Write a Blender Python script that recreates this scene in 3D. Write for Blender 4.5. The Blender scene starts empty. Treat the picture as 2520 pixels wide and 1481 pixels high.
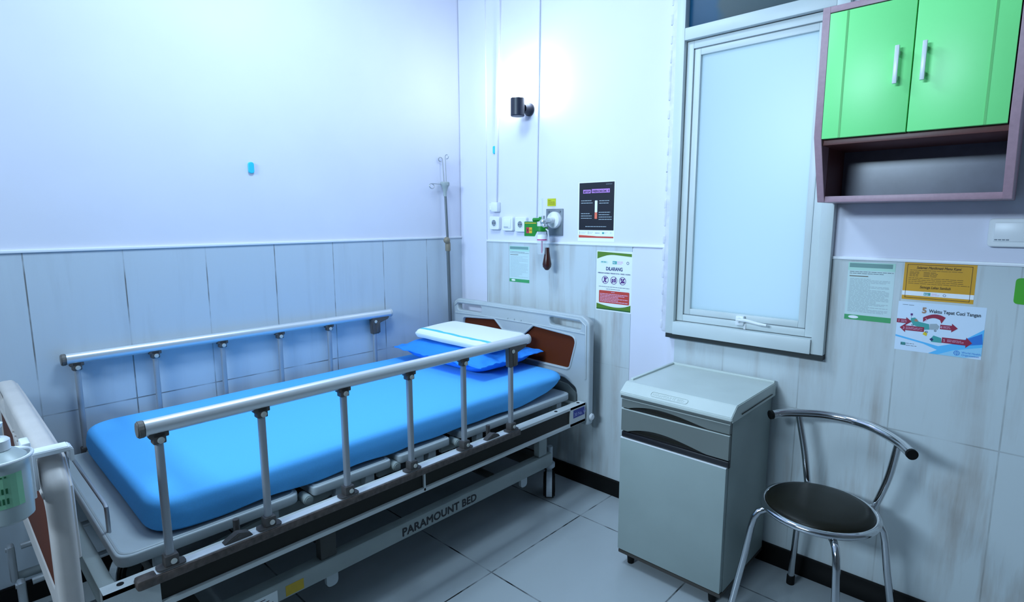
import bpy, bmesh, math, random
from mathutils import Vector, Matrix, noise
random.seed(7)
scene = bpy.context.scene
COL = scene.collection
R = math.radians

# ------------------------------------------------------------------ camera
cam_d = bpy.data.cameras.new('camera'); cam = bpy.data.objects.new('camera', cam_d); COL.objects.link(cam)
PT, RO, YW = 0.14532, 0.00206, -0.75462
fw = Vector((math.sin(YW)*math.cos(PT), math.cos(YW)*math.cos(PT), -math.sin(PT)))
rt = Vector((math.cos(YW), -math.sin(YW), 0)); dn = fw.cross(rt)
r2 = rt*math.cos(RO) + dn*math.sin(RO); d2 = -rt*math.sin(RO) + dn*math.cos(RO)
M = Matrix(((r2.x, -d2.x, -fw.x), (r2.y, -d2.y, -fw.y), (r2.z, -d2.z, -fw.z))).to_4x4()
M.translation = Vector((2.624, -2.336, 1.41))
cam.matrix_world = M
cam_d.sensor_width = 36; cam_d.lens = 1381/2520*36; cam_d.clip_start = 0.02
scene.camera = cam
# ------------------------------------------------------------------ light and exposure
vs = scene.view_settings
vs.view_transform = 'Standard'; vs.look = 'None'; vs.gamma = 1; vs.use_curve_mapping = False
vs.exposure = 0.0
world = bpy.data.worlds.new('world'); scene.world = world; world.use_nodes = True
bgn = world.node_tree.nodes['Background']; bgn.inputs[0].default_value = (0.46, 0.70, 1.0, 1); bgn.inputs[1].default_value = 1.35
def area(name, loc, target, sx, sy, power, col):
    l = bpy.data.lights.new(name, 'AREA'); l.shape = 'RECTANGLE'; l.size = sx; l.size_y = sy; l.energy = power; l.color = col
    o = bpy.data.objects.new(name, l); COL.objects.link(o); o.location = loc
    o.rotation_euler = (Vector(target)-Vector(loc)).to_track_quat('-Z', 'Y').to_euler(); return o
COOL = (0.57, 0.79, 1.0)
k_ = area('room_light_key', (1.25, -4.35, 2.35), (1.4, 0, 1.75), 1.3, 0.35, 43, COOL); k_.data.spread = R(105)
area('room_light_ceiling', (.95, -1.30, 2.82), (.80, -1.3, 0), 0.7, 0.4, 29, COOL)
BULB = 215.0

# ------------------------------------------------------------------ materials
def lin(c): return tuple((x/12.92 if x <= .04045 else ((x+.055)/1.055)**2.4) for x in c)
def rgb(r, g, b): return lin((r/255, g/255, b/255))
MATS = {}
def mat(name, col, rough=.5, metal=0.0, var=0.0, scale=20, bump=0.0, spec=None, coat=0.0, trans=0.0, alpha=1.0, emit=None, estr=0):
    if name in MATS: return MATS[name]
    m = bpy.data.materials.new(name); m.use_nodes = True; nt = m.node_tree; b = nt.nodes['Principled BSDF']
    b.inputs['Base Color'].default_value = (*col, 1); b.inputs['Roughness'].default_value = rough; b.inputs['Metallic'].default_value = metal
    if spec is not None: b.inputs['Specular IOR Level'].default_value = spec
    if coat: b.inputs['Coat Weight'].default_value = coat; b.inputs['Coat Roughness'].default_value = .1
    if trans: b.inputs['Transmission Weight'].default_value = trans
    if alpha < 1: b.inputs['Alpha'].default_value = alpha
    if emit: b.inputs['Emission Color'].default_value = (*emit, 1); b.inputs['Emission Strength'].default_value = estr
    if var or bump:
        g = nt.nodes.new('ShaderNodeNewGeometry'); n = nt.nodes.new('ShaderNodeTexNoise'); n.inputs['Scale'].default_value = scale; n.inputs['Detail'].default_value = 4
        nt.links.new(g.outputs['Position'], n.inputs['Vector'])
        if var:
            mr = nt.nodes.new('ShaderNodeMapRange'); mr.inputs[1].default_value = .3; mr.inputs[2].default_value = .7; mr.inputs[3].default_value = 1-var; mr.inputs[4].default_value = 1+var*.4
            nt.links.new(n.outputs['Fac'], mr.inputs[0])
            mx = nt.nodes.new('ShaderNodeVectorMath'); mx.operation = 'SCALE'; mx.inputs[0].default_value = col
            nt.links.new(mr.outputs[0], mx.inputs['Scale']); nt.links.new(mx.outputs[0], b.inputs['Base Color'])
        if bump:
            bp = nt.nodes.new('ShaderNodeBump'); bp.inputs['Strength'].default_value = bump; bp.inputs['Distance'].default_value = .004
            nt.links.new(n.outputs['Fac'], bp.inputs['Height']); nt.links.new(bp.outputs[0], b.inputs['Normal'])
    MATS[name] = m; return m

def tile_mat(name, base, streak, lines, rough=.28, grout=(.10, .085, .07), streak_amt=.55, stretch=(9, 9, .8), gw=.0022, gstr=.8, bump=True, dirt=None, sthr=(.50, .74)):
    """tile surface: veined base plus grout lines; lines = [(axis, offset, period)]; period 0 = one line"""
    m = bpy.data.materials.new(name); m.use_nodes = True; nt = m.node_tree; N = nt.nodes.new; L = nt.links.new
    b = nt.nodes['Principled BSDF']; b.inputs['Roughness'].default_value = rough
    g = N('ShaderNodeNewGeometry'); sep = N('ShaderNodeSeparateXYZ'); L(g.outputs['Position'], sep.inputs[0])
    vm = N('ShaderNodeVectorMath'); vm.operation = 'MULTIPLY'; vm.inputs[1].default_value = stretch; L(g.outputs['Position'], vm.inputs[0])
    n = N('ShaderNodeTexNoise'); n.inputs['Scale'].default_value = 1.6; n.inputs['Detail'].default_value = 6; n.inputs['Roughness'].default_value = .6; n.inputs['Distortion'].default_value = .25; L(vm.outputs[0], n.inputs['Vector'])
    mr = N('ShaderNodeMapRange'); mr.inputs[1].default_value = sthr[0]; mr.inputs[2].default_value = sthr[1]; mr.inputs[4].default_value = streak_amt; L(n.outputs['Fac'], mr.inputs[0])
    n2 = N('ShaderNodeTexNoise'); n2.inputs['Scale'].default_value = 3.2; n2.inputs['Detail'].default_value = 5; L(g.outputs['Position'], n2.inputs['Vector'])
    mm = N('ShaderNodeMath'); mm.operation = 'MULTIPLY'; L(mr.outputs[0], mm.inputs[0])
    mr2 = N('ShaderNodeMapRange'); mr2.inputs[1].default_value = .38; mr2.inputs[2].default_value = .62; mr2.inputs[3].default_value = .25; L(n2.outputs['Fac'], mr2.inputs[0]); L(mr2.outputs[0], mm.inputs[1])
    mx = N('ShaderNodeMix'); mx.data_type = 'RGBA'; mx.inputs[6].default_value = (*base, 1); mx.inputs[7].default_value = (*streak, 1); L(mm.outputs[0], mx.inputs[0])
    last = None
    for ax, off, per in lines:
        s = N('ShaderNodeMath'); s.operation = 'SUBTRACT'; L(sep.outputs[ax], s.inputs[0]); s.inputs[1].default_value = off
        if per:
            p = N('ShaderNodeMath'); p.operation = 'PINGPONG'; p.inputs[1].default_value = per/2; L(s.outputs[0], p.inputs[0]); s = p
        else:
            p = N('ShaderNodeMath'); p.operation = 'ABSOLUTE'; L(s.outputs[0], p.inputs[0]); s = p
        c = N('ShaderNodeMath'); c.operation = 'LESS_THAN'; c.inputs[1].default_value = gw; L(s.outputs[0], c.inputs[0])
        if last is None: last = c
        else:
            a = N('ShaderNodeMath'); a.operation = 'MAXIMUM'; L(last.outputs[0], a.inputs[0]); L(c.outputs[0], a.inputs[1]); last = a
    n3 = N('ShaderNodeTexNoise'); n3.inputs['Scale'].default_value = 7; n3.inputs['Detail'].default_value = 3; L(g.outputs['Position'], n3.inputs['Vector'])
    mr3 = N('ShaderNodeMapRange'); mr3.inputs[1].default_value = .38; mr3.inputs[2].default_value = .6; mr3.inputs[3].default_value = .15*gstr; mr3.inputs[4].default_value = gstr; L(n3.outputs['Fac'], mr3.inputs[0])
    gm = N('ShaderNodeMath'); gm.operation = 'MULTIPLY'; L(last.outputs[0], gm.inputs[0]); L(mr3.outputs[0], gm.inputs[1])
    m2 = N('ShaderNodeMix'); m2.data_type = 'RGBA'; L(gm.outputs[0], m2.inputs[0]); L(mx.outputs[2], m2.inputs[6]); m2.inputs[7].default_value = (*grout, 1)
    L(m2.outputs[2], b.inputs['Base Color'])
    if bump:
        bp = N('ShaderNodeBump'); bp.inputs['Strength'].default_value = .3; bp.inputs['Distance'].default_value = .002; bp.invert = True; L(last.outputs[0], bp.inputs['Height']); L(bp.outputs[0], b.inputs['Normal'])
    return m

paint = mat('wall_paint', (.71, .715, .82), .6, var=.03, scale=3)
TILE_B = (.56, .62, .64); STREAK = (.30, .24, .20)
tile_left = tile_mat('tile_left_wall', (.53, .60, .67), (.40, .44, .48), [(1, -.875, .3), (2, .692, 0)], streak_amt=.4, rough=.3)
tile_head = tile_mat('tile_head_wall', TILE_B, STREAK, [(0, .705, .3), (2, .682, 0)], rough=.32, gstr=.25, streak_amt=.65, sthr=(.47, .70))
tile_win = tile_mat('tile_window_wall', TILE_B, STREAK, [(0, 1.99, .3), (2, .676, 0)], rough=.32, gstr=.35, streak_amt=.7, sthr=(.46, .70))
floor_m = tile_mat('floor_tile', (.43, .47, .49), (.36, .39, .42), [(0, 1.136, .6), (1, -.278, .6)], rough=.22, stretch=(3, 3, 3), streak_amt=.3, gw=.003, grout=(.01, .01, .01), gstr=1)
skirt = mat('dark_skirting', (.006, .006, .006), .4, spec=.15)
white_trim = mat('white_trim', (.82, .84, .88), .4)
alu = mat('window_aluminium', (.60, .66, .66), .42, var=.04, scale=8)
alu_dark = mat('window_gap', (.015, .02, .02), .6)
plastic = mat('bed_plastic', (.46, .51, .53), .38, var=.05, scale=9)
plastic_foot = mat('bed_plastic_footboard', (.60, .55, .52), .42, var=.08, scale=14)
metalw = mat('bed_white_metal', (.60, .63, .62), .35, var=.06, scale=11)
metalw2 = mat('bed_base_metal', (.31, .35, .34), .4, var=.08, scale=11)
brown = mat('brown_panel', (.105, .022, .006), .5, spec=.15)
dark = mat('dark_plastic', (.018, .017, .013), .45, spec=.2)
blackm = mat('black_rubber', (.005, .005, .005), .6, spec=.2)
under = mat('underframe_shade', (.05, .05, .045), .5, spec=.3)  # underparts darkened in colour to paint in the shade below the bed
alum_rail = mat('rail_aluminium', (.70, .72, .74), .34, metal=.55)
post_m = mat('rail_post_metal', (.36, .38, .41), .4, metal=.35)
brk = mat('rail_bracket_plastic', (.085, .075, .07), .5, var=.15, scale=40)
worn = mat('rail_track_worn', (.10, .075, .065), .55, var=.5, scale=60)
bolt_m = mat('bolt_zinc', (.62, .62, .58), .35, metal=.4)
chrome = mat('chrome', (.62, .63, .65), .12, metal=1.0)
steel = mat('brushed_steel', (.42, .44, .46), .35, metal=.7)
sheet = mat('blue_sheet', (.11, .48, .97), .85, var=.05, scale=260, spec=.15)
pillow_m = mat('blue_pillowcase', (.04, .29, .90), .85, var=.06, scale=200, spec=.15)
cup_dark = mat('lamp_black', (.012, .015, .03), .4)
cab_body = mat('cabinet_laminate', (.42, .26, .31), .45, var=.08, scale=90)
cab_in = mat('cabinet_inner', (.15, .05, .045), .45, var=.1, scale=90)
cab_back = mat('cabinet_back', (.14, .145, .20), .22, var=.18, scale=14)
green = mat('green_laminate', (.24, .92, .30), .4, var=.05, scale=3)
green_line = mat('green_groove', (.10, .50, .12), .5)
seat_m = mat('seat_vinyl', (.010, .009, .005), .42, spec=.22)
bs_top = mat('bedside_top_plastic', (.56, .62, .59), .4, var=.06, scale=7)
bs_draw = mat('bedside_drawer_plastic', (.155, .175, .165), .42, var=.04, scale=5)
bs_body = mat('bedside_body', (.30, .36, .35), .42, var=.06, scale=6)
paper = mat('paper_white', (.80, .84, .84), .6)
white_pl = mat('white_plastic', (.80, .82, .84), .35)
ink = mat('ink_black', (.008, .008, .012), .5)

# frosted pane lit by the daylight behind it
frost = bpy.data.materials.new('frosted_pane'); frost.use_nodes = True
nt = frost.node_tree; nt.nodes.clear()
out = nt.nodes.new('ShaderNodeOutputMaterial'); tr = nt.nodes.new('ShaderNodeBsdfTranslucent'); gl = nt.nodes.new('ShaderNodeBsdfGlossy'); mx = nt.nodes.new('ShaderNodeMixShader')
tr.inputs[0].default_value = (.86, .93, .93, 1); gl.inputs['Roughness'].default_value = .35; mx.inputs[0].default_value = .05
nt.links.new(tr.outputs[0], mx.inputs[1]); nt.links.new(gl.outputs[0], mx.inputs[2]); nt.links.new(mx.outputs[0], out.inputs[0])
frost2 = bpy.data.materials.new('tinted_pane'); frost2.use_nodes = True
nt = frost2.node_tree; nt.nodes.clear()
out = nt.nodes.new('ShaderNodeOutputMaterial'); tr = nt.nodes.new('ShaderNodeBsdfTranslucent'); gl = nt.nodes.new('ShaderNodeBsdfGlossy'); mx = nt.nodes.new('ShaderNodeMixShader')
gl.inputs['Roughness'].default_value = .35; mx.inputs[0].default_value = .02
gg = nt.nodes.new('ShaderNodeNewGeometry'); nn = nt.nodes.new('ShaderNodeTexNoise'); nn.inputs['Scale'].default_value = 9; sp = nt.nodes.new('ShaderNodeSeparateXYZ')
nt.links.new(gg.outputs['Position'], nn.inputs['Vector']); nt.links.new(gg.outputs['Position'], sp.inputs[0])
a1 = nt.nodes.new('ShaderNodeMath'); a1.operation = 'MULTIPLY_ADD'; a1.inputs[1].default_value = .14; nt.links.new(nn.outputs['Fac'], a1.inputs[0]); nt.links.new(sp.outputs[0], a1.inputs[2])
a2 = nt.nodes.new('ShaderNodeMapRange'); a2.inputs[1].default_value = 1.66; a2.inputs[2].default_value = 1.70; nt.links.new(a1.outputs[0], a2.inputs[0])
mc = nt.nodes.new('ShaderNodeMix'); mc.data_type = 'RGBA'; mc.inputs[6].default_value = (.09, .30, .42, 1); mc.inputs[7].default_value = (.25, .31, .32, 1); nt.links.new(a2.outputs[0], mc.inputs[0])
nt.links.new(mc.outputs[2], tr.inputs[0])
nt.links.new(tr.outputs[0], mx.inputs[1]); nt.links.new(gl.outputs[0], mx.inputs[2]); nt.links.new(mx.outputs[0], out.inputs[0])
clear = mat('clear_plastic', (.85, .93, .95), .08, trans=.0, alpha=.28)
bulb_m = mat('bulb_glow', (1, 1, 1), .4, emit=(.76, .90, 1.0), estr=BULB)

# ------------------------------------------------------------------ mesh helpers
class MB:
    def __init__(s): s.bm = bmesh.new(); s.mi = 0
    def _tag(s, faces):
        for f in faces: f.material_index = s.mi
    def box(s, x0, x1, y0, y1, z0, z1, bev=0, seg=2):
        t = bmesh.new(); bmesh.ops.create_cube(t, size=1)
        for v in t.verts: v.co = Vector(((x0+x1)/2+v.co.x*(x1-x0), (y0+y1)/2+v.co.y*(y1-y0), (z0+z1)/2+v.co.z*(z1-z0)))
        if bev: bmesh.ops.bevel(t, geom=list(t.edges), offset=bev, segments=seg, profile=.5, affect='EDGES', clamp_overlap=True)
        s.merge(t); return s
    def merge(s, t, M=None):
        me = bpy.data.meshes.new('tmp')
        for f in t.faces: f.material_index = s.mi
        if M is not None: t.transform(M)
        t.to_mesh(me); t.free(); s.bm.from_mesh(me); bpy.data.meshes.remove(me)
    def mesh(s, me, M=None):
        t = bmesh.new(); t.from_mesh(me); s.merge(t, M)
    def cyl(s, a, b, r0, r1=None, seg=20, bev=0):
        r1 = r0 if r1 is None else r1; a = Vector(a); b = Vector(b); d = b-a
        t = bmesh.new(); bmesh.ops.create_cone(t, cap_ends=True, segments=seg, radius1=r0, radius2=r1, depth=d.length)
        if bev:
            ed = [e for e in t.edges if abs(e.verts[0].co.z-e.verts[1].co.z) < 1e-6]
            bmesh.ops.bevel(t, geom=ed, offset=bev, segments=2, affect='EDGES')
        s.merge(t, Matrix.Translation((a+b)/2) @ d.to_track_quat('Z', 'Y').to_matrix().to_4x4()); return s
    def tube(s, pts, r, seg=12, closed=False, cap=True):
        pts = [Vector(p) for p in pts]; n = len(pts); t = bmesh.new(); rings = []
        rr = r if isinstance(r, (list, tuple)) else [r]*n
        tang = []
        for i in range(n):
            if closed: d = pts[(i+1) % n]-pts[i-1]
            else: d = pts[min(i+1, n-1)]-pts[max(i-1, 0)]
            tang.append(d.normalized())
        up = Vector((0, 0, 1)) if abs(tang[0].z) < .9 else Vector((1, 0, 0))
        u = tang[0].cross(up).normalized()
        for i in range(n):
            u = (u-tang[i]*u.dot(tang[i])).normalized(); w = tang[i].cross(u)
            rings.append([t.verts.new(pts[i]+(u*math.cos(2*math.pi*k/seg)+w*math.sin(2*math.pi*k/seg))*rr[i]) for k in range(seg)])
        for i in range(n if closed else n-1):
            A = rings[i]; B = rings[(i+1) % n]
            for k in range(seg): t.faces.new((A[k], A[(k+1) % seg], B[(k+1) % seg], B[k]))
        if cap and not closed: t.faces.new(rings[0][::-1]); t.faces.new(rings[-1])
        bmesh.ops.recalc_face_normals(t, faces=t.faces)
        s.merge(t); return s
    def lathe(s, prof, c, seg=28, axis='Z'):
        t = bmesh.new(); rings = []
        for r, z in prof: rings.append([t.verts.new((r*math.cos(2*math.pi*k/seg), r*math.sin(2*math.pi*k/seg), z)) for k in range(seg)])
        for A, B in zip(rings, rings[1:]):
            for k in range(seg): t.faces.new((A[k], A[(k+1) % seg], B[(k+1) % seg], B[k]))
        t.faces.new(rings[0][::-1]); t.faces.new(rings[-1])
        bmesh.ops.recalc_face_normals(t, faces=t.faces)
        Mx = Matrix.Identity(4)
        if axis == '-Y': Mx = Matrix.Rotation(R(90), 4, 'X')
        if axis == 'X': Mx = Matrix.Rotation(R(90), 4, 'Y')
        s.merge(t, Matrix.Translation(Vector(c)) @ Mx); return s
    def sphere(s, c, r, sc=(1, 1, 1), seg=20):
        t = bmesh.new(); bmesh.ops.create_uvsphere(t, u_segments=seg, v_segments=seg//2, radius=r)
        s.merge(t, Matrix.Translation(Vector(c)) @ Matrix.Diagonal((*sc, 1))); return s
    def prism(s, pts, d, bev=0):
        """closed polygon of 3D points extruded along vector d"""
        t = bmesh.new(); vs_ = [t.verts.new(p) for p in pts]; f = t.faces.new(vs_)
        r = bmesh.ops.extrude_face_region(t, geom=[f]); bmesh.ops.translate(t, verts=[v for v in r['geom'] if isinstance(v, bmesh.types.BMVert)], vec=Vector(d))
        bmesh.ops.recalc_face_normals(t, faces=t.faces)
        if bev: bmesh.ops.bevel(t, geom=list(t.edges), offset=bev, segments=2, affect='EDGES')
        s.merge(t); return s
    def build(s, name, mats, parent=None, origin=None, smooth=35):
        if not isinstance(mats, (list, tuple)): mats = [mats]
        me = bpy.data.meshes.new(name); org = Vector(origin) if origin is not None else Vector((0, 0, 0))
        pw = Vector((0, 0, 0)); p = parent
        while p is not None: pw = pw+p.location; p = p.parent
        if parent is not None and origin is None: org = pw
        s.bm.transform(Matrix.Translation(-org)); s.bm.to_mesh(me); s.bm.free()
        for m in mats: me.materials.append(m)
        if smooth:
            me.shade_smooth(); me.set_sharp_from_angle(angle=R(smooth))
        o = bpy.data.objects.new(name, me); COL.objects.link(o)
        if parent is not None: o.parent = parent; o.location = org-pw
        else: o.location = org
        return o
def tag(o, label, cat, group=None):
    o['label'] = label; o['category'] = cat
    if group: o['group'] = group
    return o
def thing(name, label, cat, loc, group=None):
    o = bpy.data.objects.new(name, None); COL.objects.link(o); o.location = loc; o.empty_display_size = .1
    return tag(o, label, cat, group)
def struct(o): o['kind'] = 'structure'; return o
def dup(o, parent, dloc):
    c = o.copy(); COL.objects.link(c); c.parent = parent; c.location = o.location+Vector(dloc); return c

def curve_mesh(splines, extrude, bevel=0, res=3):
    """filled 2D outlines (holes allowed) -> mesh in XY, thickness 2*extrude"""
    cu = bpy.data.curves.new('c', 'CURVE'); cu.dimensions = '2D'; cu.fill_mode = 'BOTH'; cu.extrude = extrude; cu.bevel_depth = bevel; cu.bevel_resolution = res; cu.offset = -bevel
    for pts in splines:
        sp_ = cu.splines.new('POLY'); sp_.points.add(len(pts)-1); sp_.use_cyclic_u = True
        for p, q in zip(sp_.points, pts): p.co = (q[0], q[1], 0, 1)
    o = bpy.data.objects.new('c', cu); COL.objects.link(o)
    me = bpy.data.meshes.new_from_object(o.evaluated_get(bpy.context.evaluated_depsgraph_get()))
    bpy.data.objects.remove(o); bpy.data.curves.remove(cu); return me
def text_mesh(s, size, align='LEFT', bold=0, shear=0, ext=0.0, spacing=1.0):
    cu = bpy.data.curves.new('t', 'FONT'); cu.body = s; cu.size = size; cu.align_x = align; cu.shear = shear; cu.extrude = ext; cu.space_character = spacing; cu.resolution_u = 3
    o = bpy.data.objects.new('t', cu); COL.objects.link(o)
    me = bpy.data.meshes.new_from_object(o.evaluated_get(bpy.context.evaluated_depsgraph_get()))
    bpy.data.objects.remove(o); bpy.data.curves.remove(cu)
    if bold:                                   # heavier strokes: the same outline laid over itself, shifted by a hair
        bm = bmesh.new()
        for kk, (dx, dy) in enumerate(((0, 0), (bold, 0), (-bold, 0), (0, bold), (0, -bold), (bold*.7, bold*.7), (-bold*.7, bold*.7), (bold*.7, -bold*.7), (-bold*.7, -bold*.7))):
            me.transform(Matrix.Translation((dx, dy, kk*2e-5))); bm.from_mesh(me); me.transform(Matrix.Translation((-dx, -dy, -kk*2e-5)))
        bm.to_mesh(me); bm.free()
    return me
def roundpoly(pts, r, n=6):
    """round the corners of a polygon; r single or per-corner"""
    out_ = []; N_ = len(pts)
    for i in range(N_):
        p = Vector(pts[i]); a = Vector(pts[i-1])-p; b = Vector(pts[(i+1) % N_])-p
        rr = r[i] if isinstance(r, (list, tuple)) else r
        if rr <= 0: out_.append(tuple(p)); continue
        la, lb = a.length, b.length; a.normalize(); b.normalize()
        ang = a.angle(b); d = min(rr/math.tan(ang/2), la*.49, lb*.49)
        A = p+a*d; B = p+b*d
        for k in range(n+1):
            t = k/n; out_.append(tuple(A*(1-t)**2+p*2*t*(1-t)+B*t*t))
    return out_
FRONT = Matrix(((1, 0, 0, 0), (0, 0, -1, 0), (0, 1, 0, 0), (0, 0, 0, 1)))     # XY drawing -> wall facing -Y
SIDE = Matrix(((0, 0, 1, 0), (1, 0, 0, 0), (0, 1, 0, 0), (0, 0, 0, 1)))      # XY drawing -> face +X, text runs along +Y

# ------------------------------------------------------------------ room shell
H = 2.9; XR = 4.1; YB = -4.7; WY = -.045
b = MB(); b.box(-.2, XR+.1, YB-.1, .2, -.1, 0); struct(b.build('floor', floor_m, smooth=0))
b = MB(); b.box(-.2, XR+.1, YB-.1, .2, H, H+.1); struct(b.build('ceiling', mat('ceiling_paint', (.75, .76, .78), .7), smooth=0))
b = MB(); b.box(-.12, -.006, YB, .12, 0, H); struct(b.build('wall_left', paint, smooth=0))
b = MB(); b.box(-.12, 1.468, .006, .12, 0, H); struct(b.build('wall_head', paint, smooth=0))
b = MB()
b.box(1.43, XR, WY+.006, .12, 0, .905); b.box(2.07, XR, WY+.006, .12, .905, H); b.box(1.43, 2.07, WY+.006, .12, 2.72, H); b.box(1.43, 1.47, WY+.006, .12, .905, 2.72)
struct(b.build('wall_window', paint, smooth=0))
far_low_bounce = mat('far_wall_low_bounce', (.20, .20, .19), .7)  # dark tone added to the unseen walls to cut bounce light under the bed
b = MB(); b.box(XR, XR+.1, YB, .12, 0, H); struct(b.build('wall_right', far_low_bounce, smooth=0))
b = MB(); b.box(-.12, XR+.1, YB-.1, YB, 0, H); struct(b.build('wall_back', far_low_bounce, smooth=0))
# tile wainscots
b = MB(); b.box(-.006, 0, YB, .006, .085, 1.302); struct(b.build('trim_1', tile_left, smooth=0))
b = MB(); b.box(.226, 1.212, 0, .006, .085, 1.286); struct(b.build('trim_2', tile_head, smooth=0))
b = MB()
b.box(1.468, XR, WY, WY+.006, .085, .888); b.box(2.075, XR, WY, WY+.006, .888, 1.272)
struct(b.build('trim_3', tile_win, smooth=0))
b = MB(); b.box(-.008, .006, YB, .0, 1.294, 1.305, .002); b.box(.226, 1.428, -.006, .006, 1.277, 1.288, .002); b.box(2.07, XR, WY-.006, WY+.006, 1.263, 1.274, .002)
struct(b.build('trim_4', white_trim))
b = MB(); b.box(.0, .224, -.001, .006, 0, H); b.box(1.214, 1.43, -.001, .006, 0, .91); b.box(1.214, 1.43, -.001, .006, .91, 1.27)
struct(b.build('trim_5', paint, smooth=0))
# rough plaster reveal left of the window
b = MB(); b.box(1.405, 1.442, WY-.012, .006, .906, H, .006)
for i in range(26):
    z = .92+i*.076; b.box(1.400+random.uniform(-.002, .003), 1.412, WY-.014, WY+.01, z, z+random.uniform(.03, .09), .004)
struct(b.build('trim_6', mat('rough_plaster', (.70, .70, .78), .8, var=.12, scale=30, bump=.6)))
b = MB(); b.box(-.0, .012, YB, 0, 0, .083, .003); struct(b.build('baseboard_left', skirt))
b = MB(); b.box(.012, 1.468, -.012, .006, 0, .083, .003); struct(b.build('baseboard_head', skirt))
b = MB(); b.box(1.46, XR, WY-.012, WY+.006, 0, .085, .003); struct(b.build('baseboard_window', skirt))

# ------------------------------------------------------------------ window
wroot = bpy.data.objects.new('window_1', None); COL.objects.link(wroot); wroot.location = (1.75, -.03, .95); struct(wroot)
b = MB(); ZT = 2.68
b.box(1.436, 1.474, -.075, -.012, .906, ZT, .002); b.box(2.032, 2.074, -.075, -.012, .906, ZT, .002)
b.box(1.474, 2.032, -.075, -.012, 2.133, 2.181, .002); b.box(1.474, 2.032, -.075, -.012, ZT-.04, ZT, .002)
b.box(1.474, 2.032, -.085, -.012, .906, .962, .003)
b.build('window_frame', alu, wroot)
b = MB(); b.box(1.44, 2.075, -.078, -.045, .888, .906); b.build('sill_gap', alu_dark, wroot)
b = MB()
for (x0, x1, z0, z1) in ((1.477, 1.505, .965, 2.13), (2.001, 2.029, .965, 2.13), (1.505, 2.001, 2.10, 2.13), (1.505, 2.001, .965, .993)):
    b.box(x0, x1, -.052, -.014, z0, z1, .0015)
b.build('sash_frame', alu, wroot)
b = MB()
for (x0, x1, z0, z1) in ((1.5075, 1.534, .9955, 2.0975), (1.974, 1.9985, .9955, 2.0975), (1.534, 1.974, 2.072, 2.0975), (1.534, 1.974, .9955, 1.021)):
    b.box(x0, x1, -.046, -.016, z0, z1, .0015)
sash = b.build('sash', alu, wroot)
b = MB(); b.box(1.503, 1.5085, -.047, -.02, .99, 2.10); b.box(1.998, 2.003, -.047, -.02, .99, 2.10); b.box(1.505, 2.0, -.047, -.02, 2.0965, 2.101); b.box(1.505, 2.0, -.047, -.02, .9925, .9965)
b.build('seal', mat('seal_grey', (.16, .19, .20), .6), wroot)
b = MB(); b.box(1.532, 1.976, -.030, -.026, 1.019, 2.074); b.build('pane', frost, wroot, smooth=0)
b = MB(); b.box(1.474, 2.032, -.040, -.036, 2.181, ZT-.04); b.build('transom_pane', frost2, wroot, smooth=0)
b = MB(); b.box(1.742, 1.775, -.066, -.046, .978, 1.018, .004); b.cyl((1.757, -.062, 1.003), (1.757, -.082, 1.003), .008)
b.tube([(1.752, -.078, 1.003), (1.79, -.083, 1.005), (1.84, -.086, .998), (1.872, -.086, .996)], [.006, .007, .006, .005], 10)
b.box(1.772, 1.781, -.056, -.046, .963, .985, .002)
b.build('window_handle', white_pl, sash)

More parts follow.
